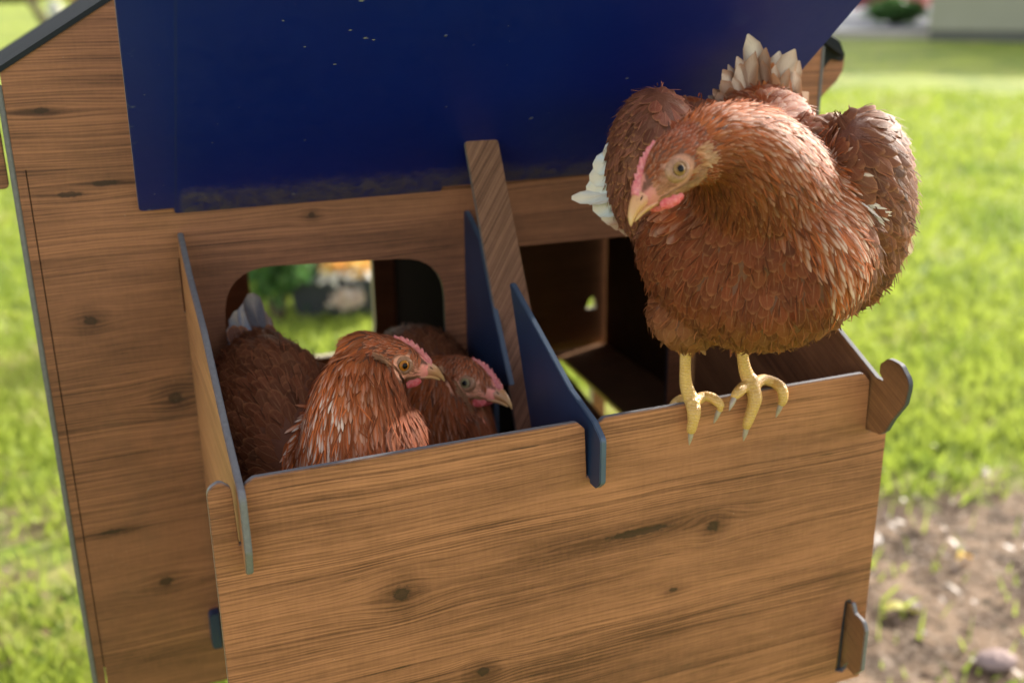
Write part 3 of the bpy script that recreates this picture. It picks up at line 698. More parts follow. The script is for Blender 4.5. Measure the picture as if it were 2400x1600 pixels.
    return E_, bvh, H, hd

def toe_chain(bm, pts):
    loft(bm, [(Vector(p), r, r * .92) for p, r in pts], (0.03, .02, 1) if abs((Vector(pts[1][0]) - Vector(pts[0][0])).normalized().z) < .8 else (.1, -1, .1), 14, 4)
def claw(parent, p, d, dn, L=.0085, r=.0021):
    bm = bmesh.new(); p = Vector(p); d = Vector(d).normalized(); dn = Vector(dn).normalized()
    rows = [(p - d * .002, r, r), (p + d * L * .35, r * .92, r * .95), (p + d * L * .7 + dn * L * .12, r * .6, r * .65), (p + d * L + dn * L * .3, .0003, .0003)]
    up = d.cross(dn); loft(bm, rows, up if up.length > .1 else (1, 0, 0), 12, 4)
    bmesh.ops.recalc_face_normals(bm, faces=bm.faces[:])
    c = from_bm('claw', bm, m_claw, None, True); c.parent = parent; return c

# ---------------- hen 1: standing on the edge of the box
hf1 = (AR * -.69 + AU * -.57 - AF * .36).normalized(); hp1 = head_at(P(1562, 388, -.366), hf1, -.22, 1, 1.08)
B1 = Vector((.391, -.262, .122))
bk_ = Vector((.52, .82, .0)).normalized()            # horizontal, towards its tail
sd_ = Vector((.86, -.50, 0)).normalized()            # its left, towards the right of the picture
UP = Vector((0, 0, 1))
neck = [(hp1 - hf1 * .006, .0135, .0145), (P(1603, 346, -.340), .0205, .0215), (P(1650, 338, -.332), .0265, .0275), (P(1705, 372, -.322), .038, .040), (P(1738, 440, -.305), .053, .054), (P(1745, 520, -.285), .068, .066), (P(1745, 590, -.272), .072, .068)]
torso = [(B1 - bk_ * .098 + UP * .012, .012, .012), (B1 - bk_ * .088 + UP * .010, .050, .046), (B1 - bk_ * .055 + UP * .0, .078, .070), (B1 - bk_ * .010 - UP * .002, .088, .077), (B1 + bk_ * .035 + UP * .015, .080, .070), (B1 + bk_ * .075 + UP * .045, .060, .055), (B1 + bk_ * .100 + UP * .075, .040, .036), (B1 + bk_ * .115 + UP * .095, .010, .010)]
lw_c = P(1962, 488, -.280); rw_c = P(1502, 385, -.215)
lw_ax = [(sd_ * .042 + bk_ * .010), (bk_ * .45 - UP * .89).normalized() * .080, (bk_ * .89 + UP * .45).normalized() * .066]
rw_ax = [(-sd_ * .036 + bk_ * .01), (bk_ * .30 - UP * .95).normalized() * .060, (bk_ * .95 + UP * .3).normalized() * .055]
neck_pts = [Vector(n_[0]) for n_ in neck]
thighs = [(P(1868, 345, -.245), [AR * .032, AF * .03, AU * .026]), (P(1890, 400, -.265), [AR * .045, AF * .035, AU * .040]), (P(1580, 285, -.188), [AR * .034, AF * .03, AU * .019]), (P(1578, 722, -.272), [Vector((.028, 0, 0)), Vector((0, .032, 0)), Vector((0, 0, .026))]), (P(1712, 722, -.272), [Vector((.028, 0, 0)), Vector((0, .034, 0)), Vector((0, 0, .026))])]
NKD = crom([[*n_[0], n_[1]] for n_ in neck], 8)
def near_neck(q, nk=NKD):
    d = np.linalg.norm(nk[:, :3] - np.array(q), axis=1) / nk[:, 3]; i = int(d.argmin()); return i / (len(nk) - 1), d[i], i
def tan_of(nk, i):
    a = nk[min(i + 2, len(nk) - 1)][:3] - nk[max(i - 2, 0)][:3]; return Vector(a).normalized()
def in_blob(q, c, ax, k=1.12):
    r = q - c; return sum((r.dot(a) / a.length_squared) ** 2 for a in ax) < k * k
def kind1(q, n, a, b_, c_):
    if -2.6 < a < 1.6 and abs(b_) < 2 and -2.2 < c_ < 2.2:
        g = .5 + .5 * min(1, max(0, (-a + 1) / 3))
        return dict(sp=.0017, L=.0065, w=.0017, lift=.0009, prof='fluff', col=(HEADC[0] * (.85 + .3 * g), HEADC[1], HEADC[2]), tip=.25, lace=.35, k='neck', jit=.12)
    t, d, i = near_neck(q)
    lw = in_blob(q, lw_c, lw_ax, 1.3) and (q - B1).dot(sd_) > .040; rw = in_blob(q, rw_c, rw_ax) and (q - B1).dot(sd_) < -.05
    if t < .60 + .32 * max(0, min(1, (q - B1).dot(sd_) / .05)) and d < 1.30 and not (rw and t > .75) and not (lw and t > .42):
        s = t / .93
        fr_ = max(0, (q - B1).dot(sd_) / .05)            # side hackles are brighter and pale-tipped
        up_ = max(0, min(1, n.z * .8 + .35)); w_ = min(1, max(up_, min(1, fr_) * .8))
        col = [CHEST[j] * (1 - w_) + (GOLD[j] * .5 + RUST[j] * .5) * w_ for j in range(3)]
        return dict(sp=.0022 + .0024 * s, L=.010 + .018 * s, w=.0026 + .0042 * s, lift=.0016, prof='lance', col=col, tip=(.15 + .65 * s) * w_, lace=.25 + .3 * w_, k='neck', jit=.10)
    if lw: return dict(sp=.0062, L=.021, w=.0140, lift=.0034, prof='round', col=BROWN, tip=0, lace=.36, k='lw', jit=.28, arch=.3, var=.2)
    if (q - B1).dot(sd_) > .046 and n.z < .8: return dict(sp=.0070, L=.024, w=.0135, lift=.0026, prof='round', col=(.22, .075, .034), tip=0, lace=.5, k='lw', jit=.2, arch=.3, var=.16)
    if rw: return dict(sp=.0052, L=.0155, w=.0100, lift=.0022, prof='round', col=(.20, .07, .042), tip=0, lace=.45, k='rw', jit=.2, arch=.3, var=.18)
    if n.z > .45: return dict(sp=.006, L=.020, w=.011, lift=.0025, prof='round', col=RUST, tip=.15, lace=.4, k='back')
    low = max(0, min(1, (.10 - q.z) / .07))
    col = [CHEST[j] * (1 - low) + (.28, .115, .045)[j] * low for j in range(3)]
    return dict(sp=.0055 + .001 * low, L=.0180, w=.0104, lift=.0020, prof='round' if low < .6 else 'fluff', col=col, tip=0, lace=.20, k='breast', jit=.13 + .22 * low, arch=.25)
def flow1(q, n, kd):
    if kd['k'] == 'neck':
        t, d, i = near_neck(q); h = -hf1 if t < .08 else tan_of(NKD, i)
        out = (q - B1); side = max(-1, min(1, out.dot(sd_) / .06))
        return h * 1.0 - UP * (.15 + .5 * t) + sd_ * side * .45 * t
    if kd['k'] == 'lw': return bk_ * .35 - UP * .75 + sd_ * .55
    if kd['k'] == 'rw': return bk_ * .25 - UP * .95 - sd_ * .15
    return bk_ * .55 - UP * .85 + sd_ * .35 * (q - B1).dot(sd_) / .09
h1, bvh1, H1, hd1 = hen('hen', 'rust brown hen standing on the front edge of the nest box and looking down', (.36, FY, 0), hp1, hf1, -.22, [(neck, UP), (torso, UP)],
                        [(lw_c, lw_ax), (rw_c, rw_ax)] + thighs, kind1, flow1, m_eye1, 1, 1.08)
# tail fan
tl = Plume(); tb = P(1775, 262, -.178); tb2 = P(1735, 262, -.182)
def fanfeather(pl, bx, by, tx, ty, y0_, y1_, wid, col, tip, lace=.3, side=0, bend=.10, prof='quill'):
    a = P(bx, by, y0_); c = P(tx, ty, y1_); d = c - a
    quill(pl, a, d, -AF + AU * .1 + AR * random.uniform(-.35, .35), d.length, wid, bend, vr(col, .10), (tip, random.random(), lace), prof, .12, side)
CR = (.28, .17, .10)
for (bx, by, tx, ty, wd, cl, tip, sdv) in [
    (1700, 290, 1632, 218, .014, (.22, .12, .07), .8, .1), (1705, 285, 1650, 180, .016, (.22, .12, .07), .8, .1), (1715, 280, 1700, 135, .020, (.24, .12, .07), .75, .05),
    (1740, 275, 1772, 84, .026, (.42, .32, .25), .9, -.16), (1765, 275, 1806, 112, .026, (.40, .29, .21), .6, .1), (1755, 275, 1790, 118, .024, CR, 1.0, 0), (1775, 278, 1822, 135, .024, CR, 1.0, .0), (1790, 280, 1838, 170, .022, CR, .9, 0), (1800, 285, 1842, 205, .020, (.45, .28, .17), .9, 0),
    (1800, 290, 1845, 235, .016, (.46, .36, .28), 1.0, 0), (1725, 290, 1700, 190, .024, (.20, .085, .05), .0, 0), (1745, 290, 1745, 182, .026, (.20, .085, .05), .0, 0), (1760, 292, 1765, 190, .022, (.25, .11, .06), .1, 0),
    (1700, 300, 1665, 215, .024, (.19, .08, .048), .0, 0), (1690, 305, 1640, 228, .020, (.20, .085, .05), .3, 0)]:
    fanfeather(tl, bx, by, tx, ty, -.178, -.178 - random.uniform(0, .014), wd * .78, cl, tip * (.9 if ty < 120 else .55), .3, sdv + random.uniform(-.22, .22), .06, 'tailf')
for q in range(30):
    f_ = random.random(); tx = 1635 + 205 * f_; ty = 215 - 85 * math.sin(math.pi * min(1, f_ * .9 + .08)) + random.uniform(-14, 45); c_ = (.24, .12, .07) if f_ < .35 else random.choice([(.28, .14, .07), (.30, .15, .08), (.20, .085, .045)])
    fanfeather(tl, 1700 + 100 * f_, 285, tx, ty, -.178, -.182 - random.uniform(0, .014), random.uniform(.009, .018), c_, random.choice([.1, .2, .6]), .35, random.uniform(-.2, .2), .12, 'tailf')
for q in range(26):
    bx = random.uniform(1760, 1830); by = random.uniform(270, 300); fanfeather(tl, bx, by, bx + random.uniform(-28, 14), by - random.uniform(45, 120), -.18, -.185 - random.uniform(0, .01), .0105, random.choice([GOLD, (.42, .21, .11), RUST]), random.choice([0, .4]), .4, random.uniform(-.15, .15), .2, 'round')
for q in range(22):
    bx = random.uniform(1690, 1770); by = random.uniform(275, 300); fanfeather(tl, bx, by, bx + random.uniform(-30, 14), by - random.uniform(30, 90), -.175, -.172, .013, (.20, .085, .05), 0, .25, random.uniform(-.1, .1), .2, 'round')
tl.build('tail', h1)
# wing quills: pale primaries showing behind its right wing, coverts and a pale fluff at the left wing
wr = Plume()
for (bx, by, tx, ty, wd) in [(1440, 330, 1392, 365, .016), (1440, 350, 1372, 395, .018), (1445, 380, 1366, 425, .018), (1445, 400, 1362, 455, .018), (1450, 420, 1350, 470, .016), (1450, 430, 1330, 480, .011), (1460, 450, 1375, 497, .018), (1470, 465, 1392, 512, .018), (1480, 480, 1410, 525, .018), (1490, 490, 1432, 537, .018)]:
    c_ = (.60, .62, .67) if ty < 500 else (.44, .25, .18)
    fanfeather(wr, bx, by, tx, ty, -.205, -.200, wd, c_, .8 if ty < 520 else .2, .25, .25, .18)
for q in range(18):
    t_ = q / 17; bx = 1440 + 60 * t_; by = 330 + 170 * t_; fanfeather(wr, bx, by, bx - 35 + random.uniform(-6, 6), by + 40, -.226, -.222, .015, (.24, .09, .055), 0, .3, .2, .1, 'round')
for q in range(20):
    continue; a = q / 19; fanfeather(wr, 1500 + a * 130, 262 - 38 * math.sin(a * 2.6) + 12, 1500 + a * 130 - 30 + 24 * a, 250 - 38 * math.sin(a * 2.6) - 4, -.19, -.188, .014, (.22, .085, .055), 0, .3, 0, .15, 'round')
wr.build('right_wing_feathers', h1)
wl_ = Plume()
for q in range(30):                                      # loose curled coverts along the outer rim of the left wing
    a = q / 29; px = 1990 + 100 * math.sin(a * 1.9 + .1); py = 300 + 300 * a
    fanfeather(wl_, px - 26, py - 12, px + random.uniform(-4, 8), py + random.uniform(6, 26), -.232, -.225, .017, random.choice([BROWN, (.30, .13, .075), RUST]), random.choice([0, 0, .3]), .45, random.uniform(-.3, .3), .35, 'round')
for q in range(16):                                      # bright back feathers between hackle and wing
    px = random.uniform(1840, 1930); py = random.uniform(270, 300)
    fanfeather(wl_, px, py, px + random.uniform(20, 60), py + random.uniform(-8, 14), -.235, -.23, .010, (.50, .36, .26), .6, .5, 0, .1, 'lance')
wf_ = Plume()
for q in range(18):                                      # white fluff at the wing bend
    px = random.gauss(1935, 14); py = random.gauss(500, 12)
    a = P(px, py, -.320)
    loc, nr, _, _ = bvh1.find_nearest(a)
    surf_feather(wf_, bvh1, loc, nr, sd_ * .8 - UP * .4 + AU * .3 * random.gauss(0, 1), .013, .0022, .004, PROF['fluff'], (.72, .62, .55), (.8, random.random(), .2), jit=.4)
wf_.build('wing_fluff', h1)
for (bx, by, tx, ty) in [(2060, 470, 2085, 560), (2050, 500, 2082, 598), (2062, 430, 2092, 520), (2045, 530, 2072, 606)]:
    fanfeather(wl_, bx, by, tx, ty, -.215, -.205, .015, (.50, .38, .30), .8, .3, -.1, .1)
wl_.build('left_wing_feathers', h1)

# legs: shank and toes in one skin, claws apart
zt = .0045
th_ = Plume()
for cx_ in (1574, 1708):                                   # loose fluff where the shanks leave the belly
    for q in range(34):
        bx = cx_ + random.uniform(-34, 34); by = 762 + random.uniform(-10, 14); yy = -.272 + random.uniform(-.012, .012)
        fanfeather(th_, bx, by, bx + (cx_ - bx) * random.uniform(-.3, .5) + random.uniform(-6, 6), by + random.uniform(28, 52), yy, yy, random.uniform(.0015, .006), random.choice([(.26, .10, .04), (.20, .06, .025), (.34, .17, .08)]), 0, .2, random.uniform(-.2, .2), .05, 'fluff')
th_.build('thigh_fluff', h1)
def leg(shank, toes, hall):
    bm = bmesh.new(); toe_chain(bm, shank)
    for t in toes + [hall]: toe_chain(bm, [(a_, r_ * 1.07) for a_, r_ in t])
    me = remesh(bm, .0007, 3, .5); o = link('leg', me, m_leg, h1, True)
    for t in toes:
        p, q = Vector(t[-1][0]), Vector(t[-2][0]); d = (p - q).normalized(); claw(o, p, d, (0, .35, -1))
    return o
e = FY - .0045
Lh = [(P(1576, 770, -.270), .0046), (P(1574, 840, -.272), .0044), (P(1576, 885, -.272), .0050), (P(1588, 918, -.275), .0060), (P(1592, 932, e - .001), .0050)]
ctr = P(1590, 925, -.277)
leg(Lh, [[(ctr, .0052), (P(1594, 945, e - .0025), .0050), (P(1592, 967, e - .0035), .0042), (P(1588, 985, e - .0030), .0038), (P(1587, 994, e - .0025), .0024)],
         [(ctr, .0046), (P(1612, 912, -.272), .0042), (P(1632, 912, -.275), .0040), (P(1650, 924, e - .0010), .0037), (P(1655, 935, e - .0025), .0030), (P(1651, 944, e - .002), .0020)],
         [(ctr, .0046), (P(1568, 918, -.262), .0044), (P(1550, 928, -.258), .0040), (P(1543, 945, -.262), .0028)]],
    [(ctr, .0044), (P(1575, 935, -.258), .0036), (P(1573, 950, -.252), .0026)])
Rh = [(P(1706, 765, -.270), .0048), (P(1706, 820, -.272), .0046), (P(1715, 860, -.272), .0056), (P(1727, 880, -.275), .0068), (P(1730, 896, e), .0052)]
ctr = P(1728, 888, -.277)
leg(Rh, [[(ctr, .0056), (P(1734, 915, e - .0025), .0052), (P(1726, 945, e - .0035), .0044), (P(1717, 970, e - .0032), .0039), (P(1714, 984, e - .0028), .0025)],
         [(ctr, .0048), (P(1750, 872, -.270), .0044), (P(1777, 878, -.273), .0043), (P(1795, 892, e - .0010), .0042), (P(1799, 915, e - .0035), .0038), (P(1793, 930, e - .0030), .0026)],
         [(ctr, .0044), (P(1712, 886, -.276), .0042), (P(1698, 898, e - .0010), .0042), (P(1689, 908, e - .003), .0034), (P(1686, 915, e - .004), .0024)]],
    [(ctr, .0044), (P(1700, 900, -.258), .0038), (P(1695, 915, -.252), .0026)])

# ---------------- hen 2 and 3: sitting in the left nest
def sitting(label, root, hp, hf, roll, neckr, torsor, blobs_, eye_m, near, gold, dark):
    NK = crom([[*n_[0], n_[1]] for n_ in neckr], 8); bc = Vector(torsor[len(torsor) // 2][0])
    axis = (Vector(torsor[-1][0]) - Vector(torsor[0][0])).normalized()
    def kind(q, n, a, b_, c_):
        if q.z < -.15: return None
        if -2.6 < a < 1.6 and abs(b_) < 2 and -2.2 < c_ < 2.2:
            return dict(sp=.0018, L=.0072, w=.0018, lift=.0009, prof='fluff', col=[HEADC[j] * gold * 1.1 for j in range(3)], tip=.3, lace=.4, k='neck', jit=.12)
        t, d, i = near_neck(q, NK)
        if t < .97 and d < 1.25:
            w_ = min(1, max(0, (-(n.dot(AR))) * .6 + .45))
            col = [(CHEST[j] * (1 - w_) + (GOLD[j] * .5 + RUST[j] * .5) * w_) * gold for j in range(3)]
            return dict(sp=.0022 + .0020 * t, L=.012 + .019 * t, w=.0026 + .0036 * t, lift=.0016, prof='lance', col=col, tip=((.10 + .62 * t) * w_ + (.45 if t > .62 and w_ > .55 else 0)) * (1 if gold > 1.1 else .35), lace=.25 + .25 * w_, k='neck', jit=.09)
        return dict(sp=.0064, L=.021, w=.0115, lift=.0024, prof='round', col=[c * dark for c in BROWN], tip=0, lace=.28, k='body', jit=.18, arch=.3)
    def flow(q, n, kd):
        if kd['k'] == 'neck':
            t, d, i = near_neck(q, NK); return (-hf if t < .06 else tan_of(NK, i)) * 1.0 - UP * .35
        return axis * .9 - UP * .25
    return hen('hen', label, root, hp, hf, roll, [(neckr, UP), (torsor, UP)], blobs_, kind, flow, eye_m, near, 1.08, 1.05, (.007, .2395, -.2665), 1.7)

hf2 = (AR * .86 + AU * -.09 + AF * .40).normalized(); hp2 = head_at(P(927, 840, -.186), hf2, .10, -1, 1.08)
n2 = [(hp2 - hf2 * .006, .0135, .0145), (hp2 - hf2 * .015 + UP * .001, .0168, .0178), (hp2 - hf2 * .029 + UP * .001, .0205, .0215), (P(846, 862, -.166), .0275, .0285), (P(828, 920, -.188), .0355, .0365), (P(826, 1000, -.206), .043, .042), (P(832, 1090, -.212), .047, .046), (P(836, 1200, -.20), .047, .046)]
t2 = [(P(830, 1180, -.225), .03, .03), (P(815, 1150, -.205), .042, .044), (P(705, 1080, -.150), .056, .058), (P(625, 960, -.090), .058, .062), (P(605, 890, -.040), .045, .052), (P(597, 825, -.01), .030, .036), (P(590, 785, .008), .012, .014), (P(588, 775, .012), .004, .004)]
h2, bvh2, H2, hd2 = sitting('golden brown hen facing right in the left nest, close behind the front panel', P(780, 1100, -.18), hp2, hf2, .10, n2, t2, [(P(893, 1062, -.215), [AR * .033, AF * .040, AU * .048])], m_eye2, 1 * -1, 1.42, .9)
tl2 = Plume()
for (bx, by, tx, ty, wd, cl, tip) in [(575, 810, 540, 712, .026, (.40, .48, .62), 1.0), (595, 800, 568, 690, .024, (.30, .31, .36), .8), (600, 810, 592, 720, .022, (.40, .38, .42), 1.0), (605, 800, 590, 705, .018, (.34, .24, .2), .9), (615, 800, 603, 720, .016, (.26, .17, .14), .6), (560, 830, 530, 745, .018, (.30, .32, .38), .8), (550, 850, 515, 775, .015, (.36, .33, .33), .9), (600, 770, 572, 672, .018, (.16, .14, .15), .4), (545, 860, 508, 800, .013, (.4, .3, .25), .9)]:
    fanfeather(tl2, bx, by, tx, ty, .002, .022, wd, cl, tip, .2, 0, .08)
for q in range(28):
    px = random.uniform(540, 640); py = random.uniform(790, 860); fanfeather(tl2, px, py, px - random.uniform(0, 20), py - random.uniform(35, 60), -.02, -.012, .013, (.20, .09, .06), 0, .5, 0, .15, 'round')
tl2.build('tail', h2)
w2 = Plume()
for q in range(16):
    px = 535 + random.uniform(0, 50); py = 820 + q * 10; fanfeather(w2, px + 30, py + 40, px, py - 10, -.06 - q * .004, -.05 - q * .004, .015, (.27, .11, .06), .1, .6, 0, .1, 'round')
w2.build('wing_feathers', h2)
hf3 = (AR * .84 + AU * -.25 - AF * .36).normalized()
hp3 = head_at(P(1067, 880, -.132), hf3, .12, -1, 1.08)
n3 = [(hp3 - hf3 * .006, .0135, .0145), (P(1024, 872, -.102), .0215, .0225), (P(1005, 900, -.105), .034, .035), (P(1000, 960, -.110), .043, .042), (P(1010, 1040, -.120), .050, .046), (P(1010, 1130, -.12), .052, .05)]
t3 = [(P(1060, 1120, -.130), .03, .03), (P(1020, 1060, -.115), .050, .048), (P(980, 960, -.070), .056, .055), (P(960, 880, -.020), .052, .052), (P(945, 830, .030), .040, .036), (P(940, 800, .070), .022, .02), (P(938, 790, .09), .005, .005)]
h3, bvh3, H3, hd3 = sitting('darker rust hen sitting behind the golden hen, its beak beside the lid prop', P(1010, 1060, -.11), hp3, hf3, .12, n3, t3, [(P(1075, 1040, -.125), [AR * .026, AF * .03, AU * .04])], m_eye3, -1, 1.15, .95)

# ================================================================ GARDEN
def G(px, py, z=-1.0):
    v = AF + AR * ((px * K - 1200) / 2514.2) - AU * ((py * K - 800) / 2514.2); return cam_loc + v * ((z - cam_loc.z) / v.z)
def dirt_np(x, y):
    d = np.exp(-((x - 1.75) ** 2 / .75 + (y - .35) ** 2 / .55)) * 1.25 + np.exp(-((x + .6) ** 2 / .40 + (y - 1.7) ** 2 / .9)) * .60
    d = d + .22 * np.sin(x * 5.1 + 1.3 * np.sin(y * 3.7)) * np.sin(y * 4.3 + 2 * np.sin(x * 2.9)); return d
def ground_mat():
    b = NB('lawn'); p = b.geo(); n = b.noise(p, 1.1, 4, .6); n2 = b.noise(p, 9, 5, .65); n3 = b.noise(p, 55, 4, .7); n4 = b.noise(p, 3.1, 3)
    x = b.dot(p, (1, 0, 0)); y = b.dot(p, (0, 1, 0))
    def gauss(cx, cy, sx, sy, a):
        q = b.M('ADD', b.M('DIVIDE', b.M('POWER', b.M('ABSOLUTE', b.M('SUBTRACT', x, cx)), 2.0), sx), b.M('DIVIDE', b.M('POWER', b.M('ABSOLUTE', b.M('SUBTRACT', y, cy)), 2.0), sy))
        return b.M('MULTIPLY', b.M('POWER', 2.718, b.M('MULTIPLY', q, -1.0)), a)
    g1 = b.mix(b.ss(n, .35, .65), (.10, .16, .03), (.27, .33, .045)); g1 = b.mix(b.ss(n2, .4, .7), g1, (.33, .37, .07)); g1 = b.mix(b.ss(n4, .55, .75), g1, (.36, .32, .12))
    d1 = b.mix(b.ss(n2, .35, .65), (.055, .034, .020), (.25, .17, .11)); d1 = b.mix(b.ss(n3, .5, .7), d1, (.32, .25, .19)); d1 = b.mix(b.ss(n4, .5, .66), d1, (.09, .055, .035)); d1 = b.mix(b.ss(b.noise(p, 23, 3), .60, .68), d1, (.05, .035, .02))
    m = b.M('ADD', gauss(1.75, .35, .75, .55, 1.25), gauss(-.6, 1.7, .40, .9, .56)); m = b.M('ADD', m, b.M('MULTIPLY', b.M('SUBTRACT', n2, .5), .9))
    c = b.mix(b.ss(m, .32, .62), g1, d1); b.bump(b.M('ADD', n3, n2), .02, .8)
    return b.fin(c, .85, .15)
bm = bmesh.new(); NG = 60
gx = [math.copysign(abs(t) ** 3, t) * 400 for t in np.linspace(-1, 1, NG)]
gv = [[bm.verts.new((x + .5, y + .5, -1.0 + .012 * math.sin(x * 3) * math.cos(y * 2.3) if abs(x) < 30 and abs(y) < 30 else -1.0)) for x in gx] for y in gx]
for i in range(NG - 1):
    for j in range(NG - 1): bm.faces.new((gv[i][j], gv[i][j + 1], gv[i + 1][j + 1], gv[i + 1][j]))
tag(from_bm('ground', bm, ground_mat(), None, True), kind='structure')
def blade_mat(name, c1, c2, c3, tr=.45):
    b = NB(name); at = b.n('ShaderNodeAttribute', attribute_name='rv'); r = at.outputs['Fac']
    c = b.mix(b.ss(r, .0, .55), c1, c2); c = b.mix(b.ss(r, .72, 1.0), c, c3)
    b.fin(c, .5, .3); t = b.n('ShaderNodeBsdfTranslucent'); b.l(c, t.inputs[0]); m = b.n('ShaderNodeMixShader'); m.inputs[0].default_value = tr
    b.l(b.bsdf.outputs[0], m.inputs[1]); b.l(t.outputs[0], m.inputs[2]); b.l(m.outputs[0], b.out.inputs[0]); return b.m
m_grass = blade_mat('grass_blades', (.16, .24, .03), (.31, .38, .055), (.46, .42, .17), .48)
def cards(name, V, F, rv, mat, parent=None):
    me = bpy.data.meshes.new(name); V = np.asarray(V, np.float32); F = np.asarray(F, np.int32)
    me.vertices.add(len(V)); me.vertices.foreach_set('co', V.ravel()); me.loops.add(F.size); me.loops.foreach_set('vertex_index', F.ravel())
    me.polygons.add(len(F)); me.polygons.foreach_set('loop_start', np.arange(0, F.size, F.shape[1], dtype=np.int32)); me.update(calc_edges=True)
    a = me.attributes.new('rv', 'FLOAT', 'POINT'); a.data.foreach_set('value', np.asarray(rv, np.float32)); return link(name, me, mat, parent)
N = 90000; rs = np.random.RandomState(3)
rr = 1.5 * (13 / 1.5) ** rs.rand(N); az = np.radians(-12 + 74 * rs.rand(N)); x = cam_loc.x + rr * np.sin(az); y = cam_loc.y + rr * np.cos(az)
patch = .75 * np.sin(x * 4.3 + 2.3 * np.sin(y * 3.1)) * np.sin(y * 3.9 + 1.9 * np.sin(x * 3.3)) + .8 * np.sin(x * 2.1 + 2 * np.sin(y * 1.3)) * np.sin(y * 1.7 + 1.5 * np.sin(x * 1.1))
keep = (rs.rand(N) > np.clip(dirt_np(x, y) * 2.2 - .5, 0, .97)) & ~((x > -.12) & (x < .65) & (y > -.01) & (y < .47)); x, y, rr, patch = x[keep], y[keep], rr[keep], patch[keep]; n = len(x)
h = (.018 + .035 * rs.rand(n)) * (1 + rr * .06); w = (.0022 + .0022 * rs.rand(n)) * (1 + rr * .28); a = rs.rand(n) * 6.283; lx_ = (rs.rand(n) - .5) * h * 1.5; ly_ = (rs.rand(n) - .5) * h * 1.5
V = np.zeros((n, 4, 3)); ca, sa = np.cos(a) * w, np.sin(a) * w
V[:, 0] = np.c_[x - ca, y - sa, np.full(n, -1.0)]; V[:, 1] = np.c_[x + ca, y + sa, np.full(n, -1.0)]
V[:, 2] = np.c_[x + ca * .6 + lx_ * .5, y + sa * .6 + ly_ * .5, -1 + h * .62]; V[:, 3] = np.c_[x + lx_, y + ly_, -1 + h]
F = np.arange(n)[:, None] * 4 + np.array([[0, 1, 2]]); F2 = np.arange(n)[:, None] * 4 + np.array([[0, 2, 3]])
rv = np.repeat(np.clip(rs.rand(n) * .32 + .36 + .3 * patch, 0, 1), 4)
tag(cards('grass', V.reshape(-1, 3), np.vstack([F, F2]), rv, m_grass), 'short sunlit lawn grass around the coop', 'grass', kind='stuff')
# dead leaves on the bare soil
m_leaf = blade_mat('dead_leaves', (.08, .04, .02), (.13, .08, .045), (.19, .135, .09), .1)
N = 1100; x = 1.2 + 1.5 * rs.rand(N); y = -.5 + 1.9 * rs.rand(N); x[:160] = -1.0 + .9 * rs.rand(160); y[:160] = 1.0 + 1.4 * rs.rand(160)
k = dirt_np(x, y) + .25 * rs.rand(N) > .45; x, y = x[k], y[k]; n = len(x)
V = []; F = []; rv = []
for i in range(n):
    L = rs.uniform(.008, .022); wd = L * rs.uniform(.3, .6); a = rs.rand() * 6.28; d = np.array([math.cos(a), math.sin(a), rs.uniform(-.1, .45)]); s_ = np.array([-math.sin(a), math.cos(a), rs.uniform(-.5, .5)]); c = np.array([x[i], y[i], -.992 + .01 * rs.rand()])
    q = len(V); V += [c - d * L, c - d * L * .2 + s_ * wd, c + d * L, c - d * L * .2 - s_ * wd]; F.append((q, q + 1, q + 2, q + 3)); rv += [rs.rand()] * 4
tag(cards('fallen_leaves', V, F, rv, m_leaf), 'dry brown leaves scattered over the bare soil', 'leaves', kind='stuff')
def leafy(name, c, r, nl, ls, mat, label=None, cat=None, parent=None, seed=1, shell=.55):
    q = np.random.RandomState(seed); V = []; F = []; rv = []
    for i in range(nl):
        d = q.randn(3); d /= np.linalg.norm(d); cl = .75 + .35 * math.sin(d[0] * 5 + seed) * math.sin(d[1] * 4 + 2) * math.sin(d[2] * 6)
        p = np.array(c) + d * np.array(r) * (shell + (1 - shell) * q.rand()) * cl
        a = q.randn(3); a /= np.linalg.norm(a); b_ = np.cross(a, q.randn(3)); b_ /= np.linalg.norm(b_); s = ls * q.uniform(.6, 1.4)
        k = len(V); V += [p - a * s, p + b_ * s * .4, p + a * s, p - b_ * s * .4]; F.append((k, k + 1, k + 2, k + 3)); rv += [q.rand()] * 4
    o = cards(name, V, F, rv, mat, parent)
    if label: tag(o, label, cat)
    return o
m_bush = blade_mat('bush_leaves', (.04, .11, .03), (.09, .20, .05), (.17, .28, .09), .4)
def stemmed(name, base, r, nl, ls, mat, label, cat, seed, h=.4, crown='foliage', stem='stem'):
    e_ = tag(empty(name, base), label, cat)
    leafy(crown, (base[0], base[1], base[2] + h), r, nl, ls, mat, parent=e_, seed=seed)
    bm = bmesh.new(); b0 = Vector(base)
    for k in range(5):
        a = k * 1.3; loft(bm, [(b0 + Vector((0, 0, -.02)), r[0] * .07, r[0] * .07), (b0 + Vector((math.cos(a) * r[0] * .25, math.sin(a) * r[0] * .25, h * .5)), r[0] * .045, r[0] * .045), (b0 + Vector((math.cos(a) * r[0] * .5, math.sin(a) * r[0] * .5, h)), r[0] * .02, r[0] * .02)], (1, .1, 0), 8, 3)
    from_bm(stem, bm, m_bark, e_, True); return e_
m_bark = plain('bark', (.10, .075, .05), .9, .2, .4, 30, .01)
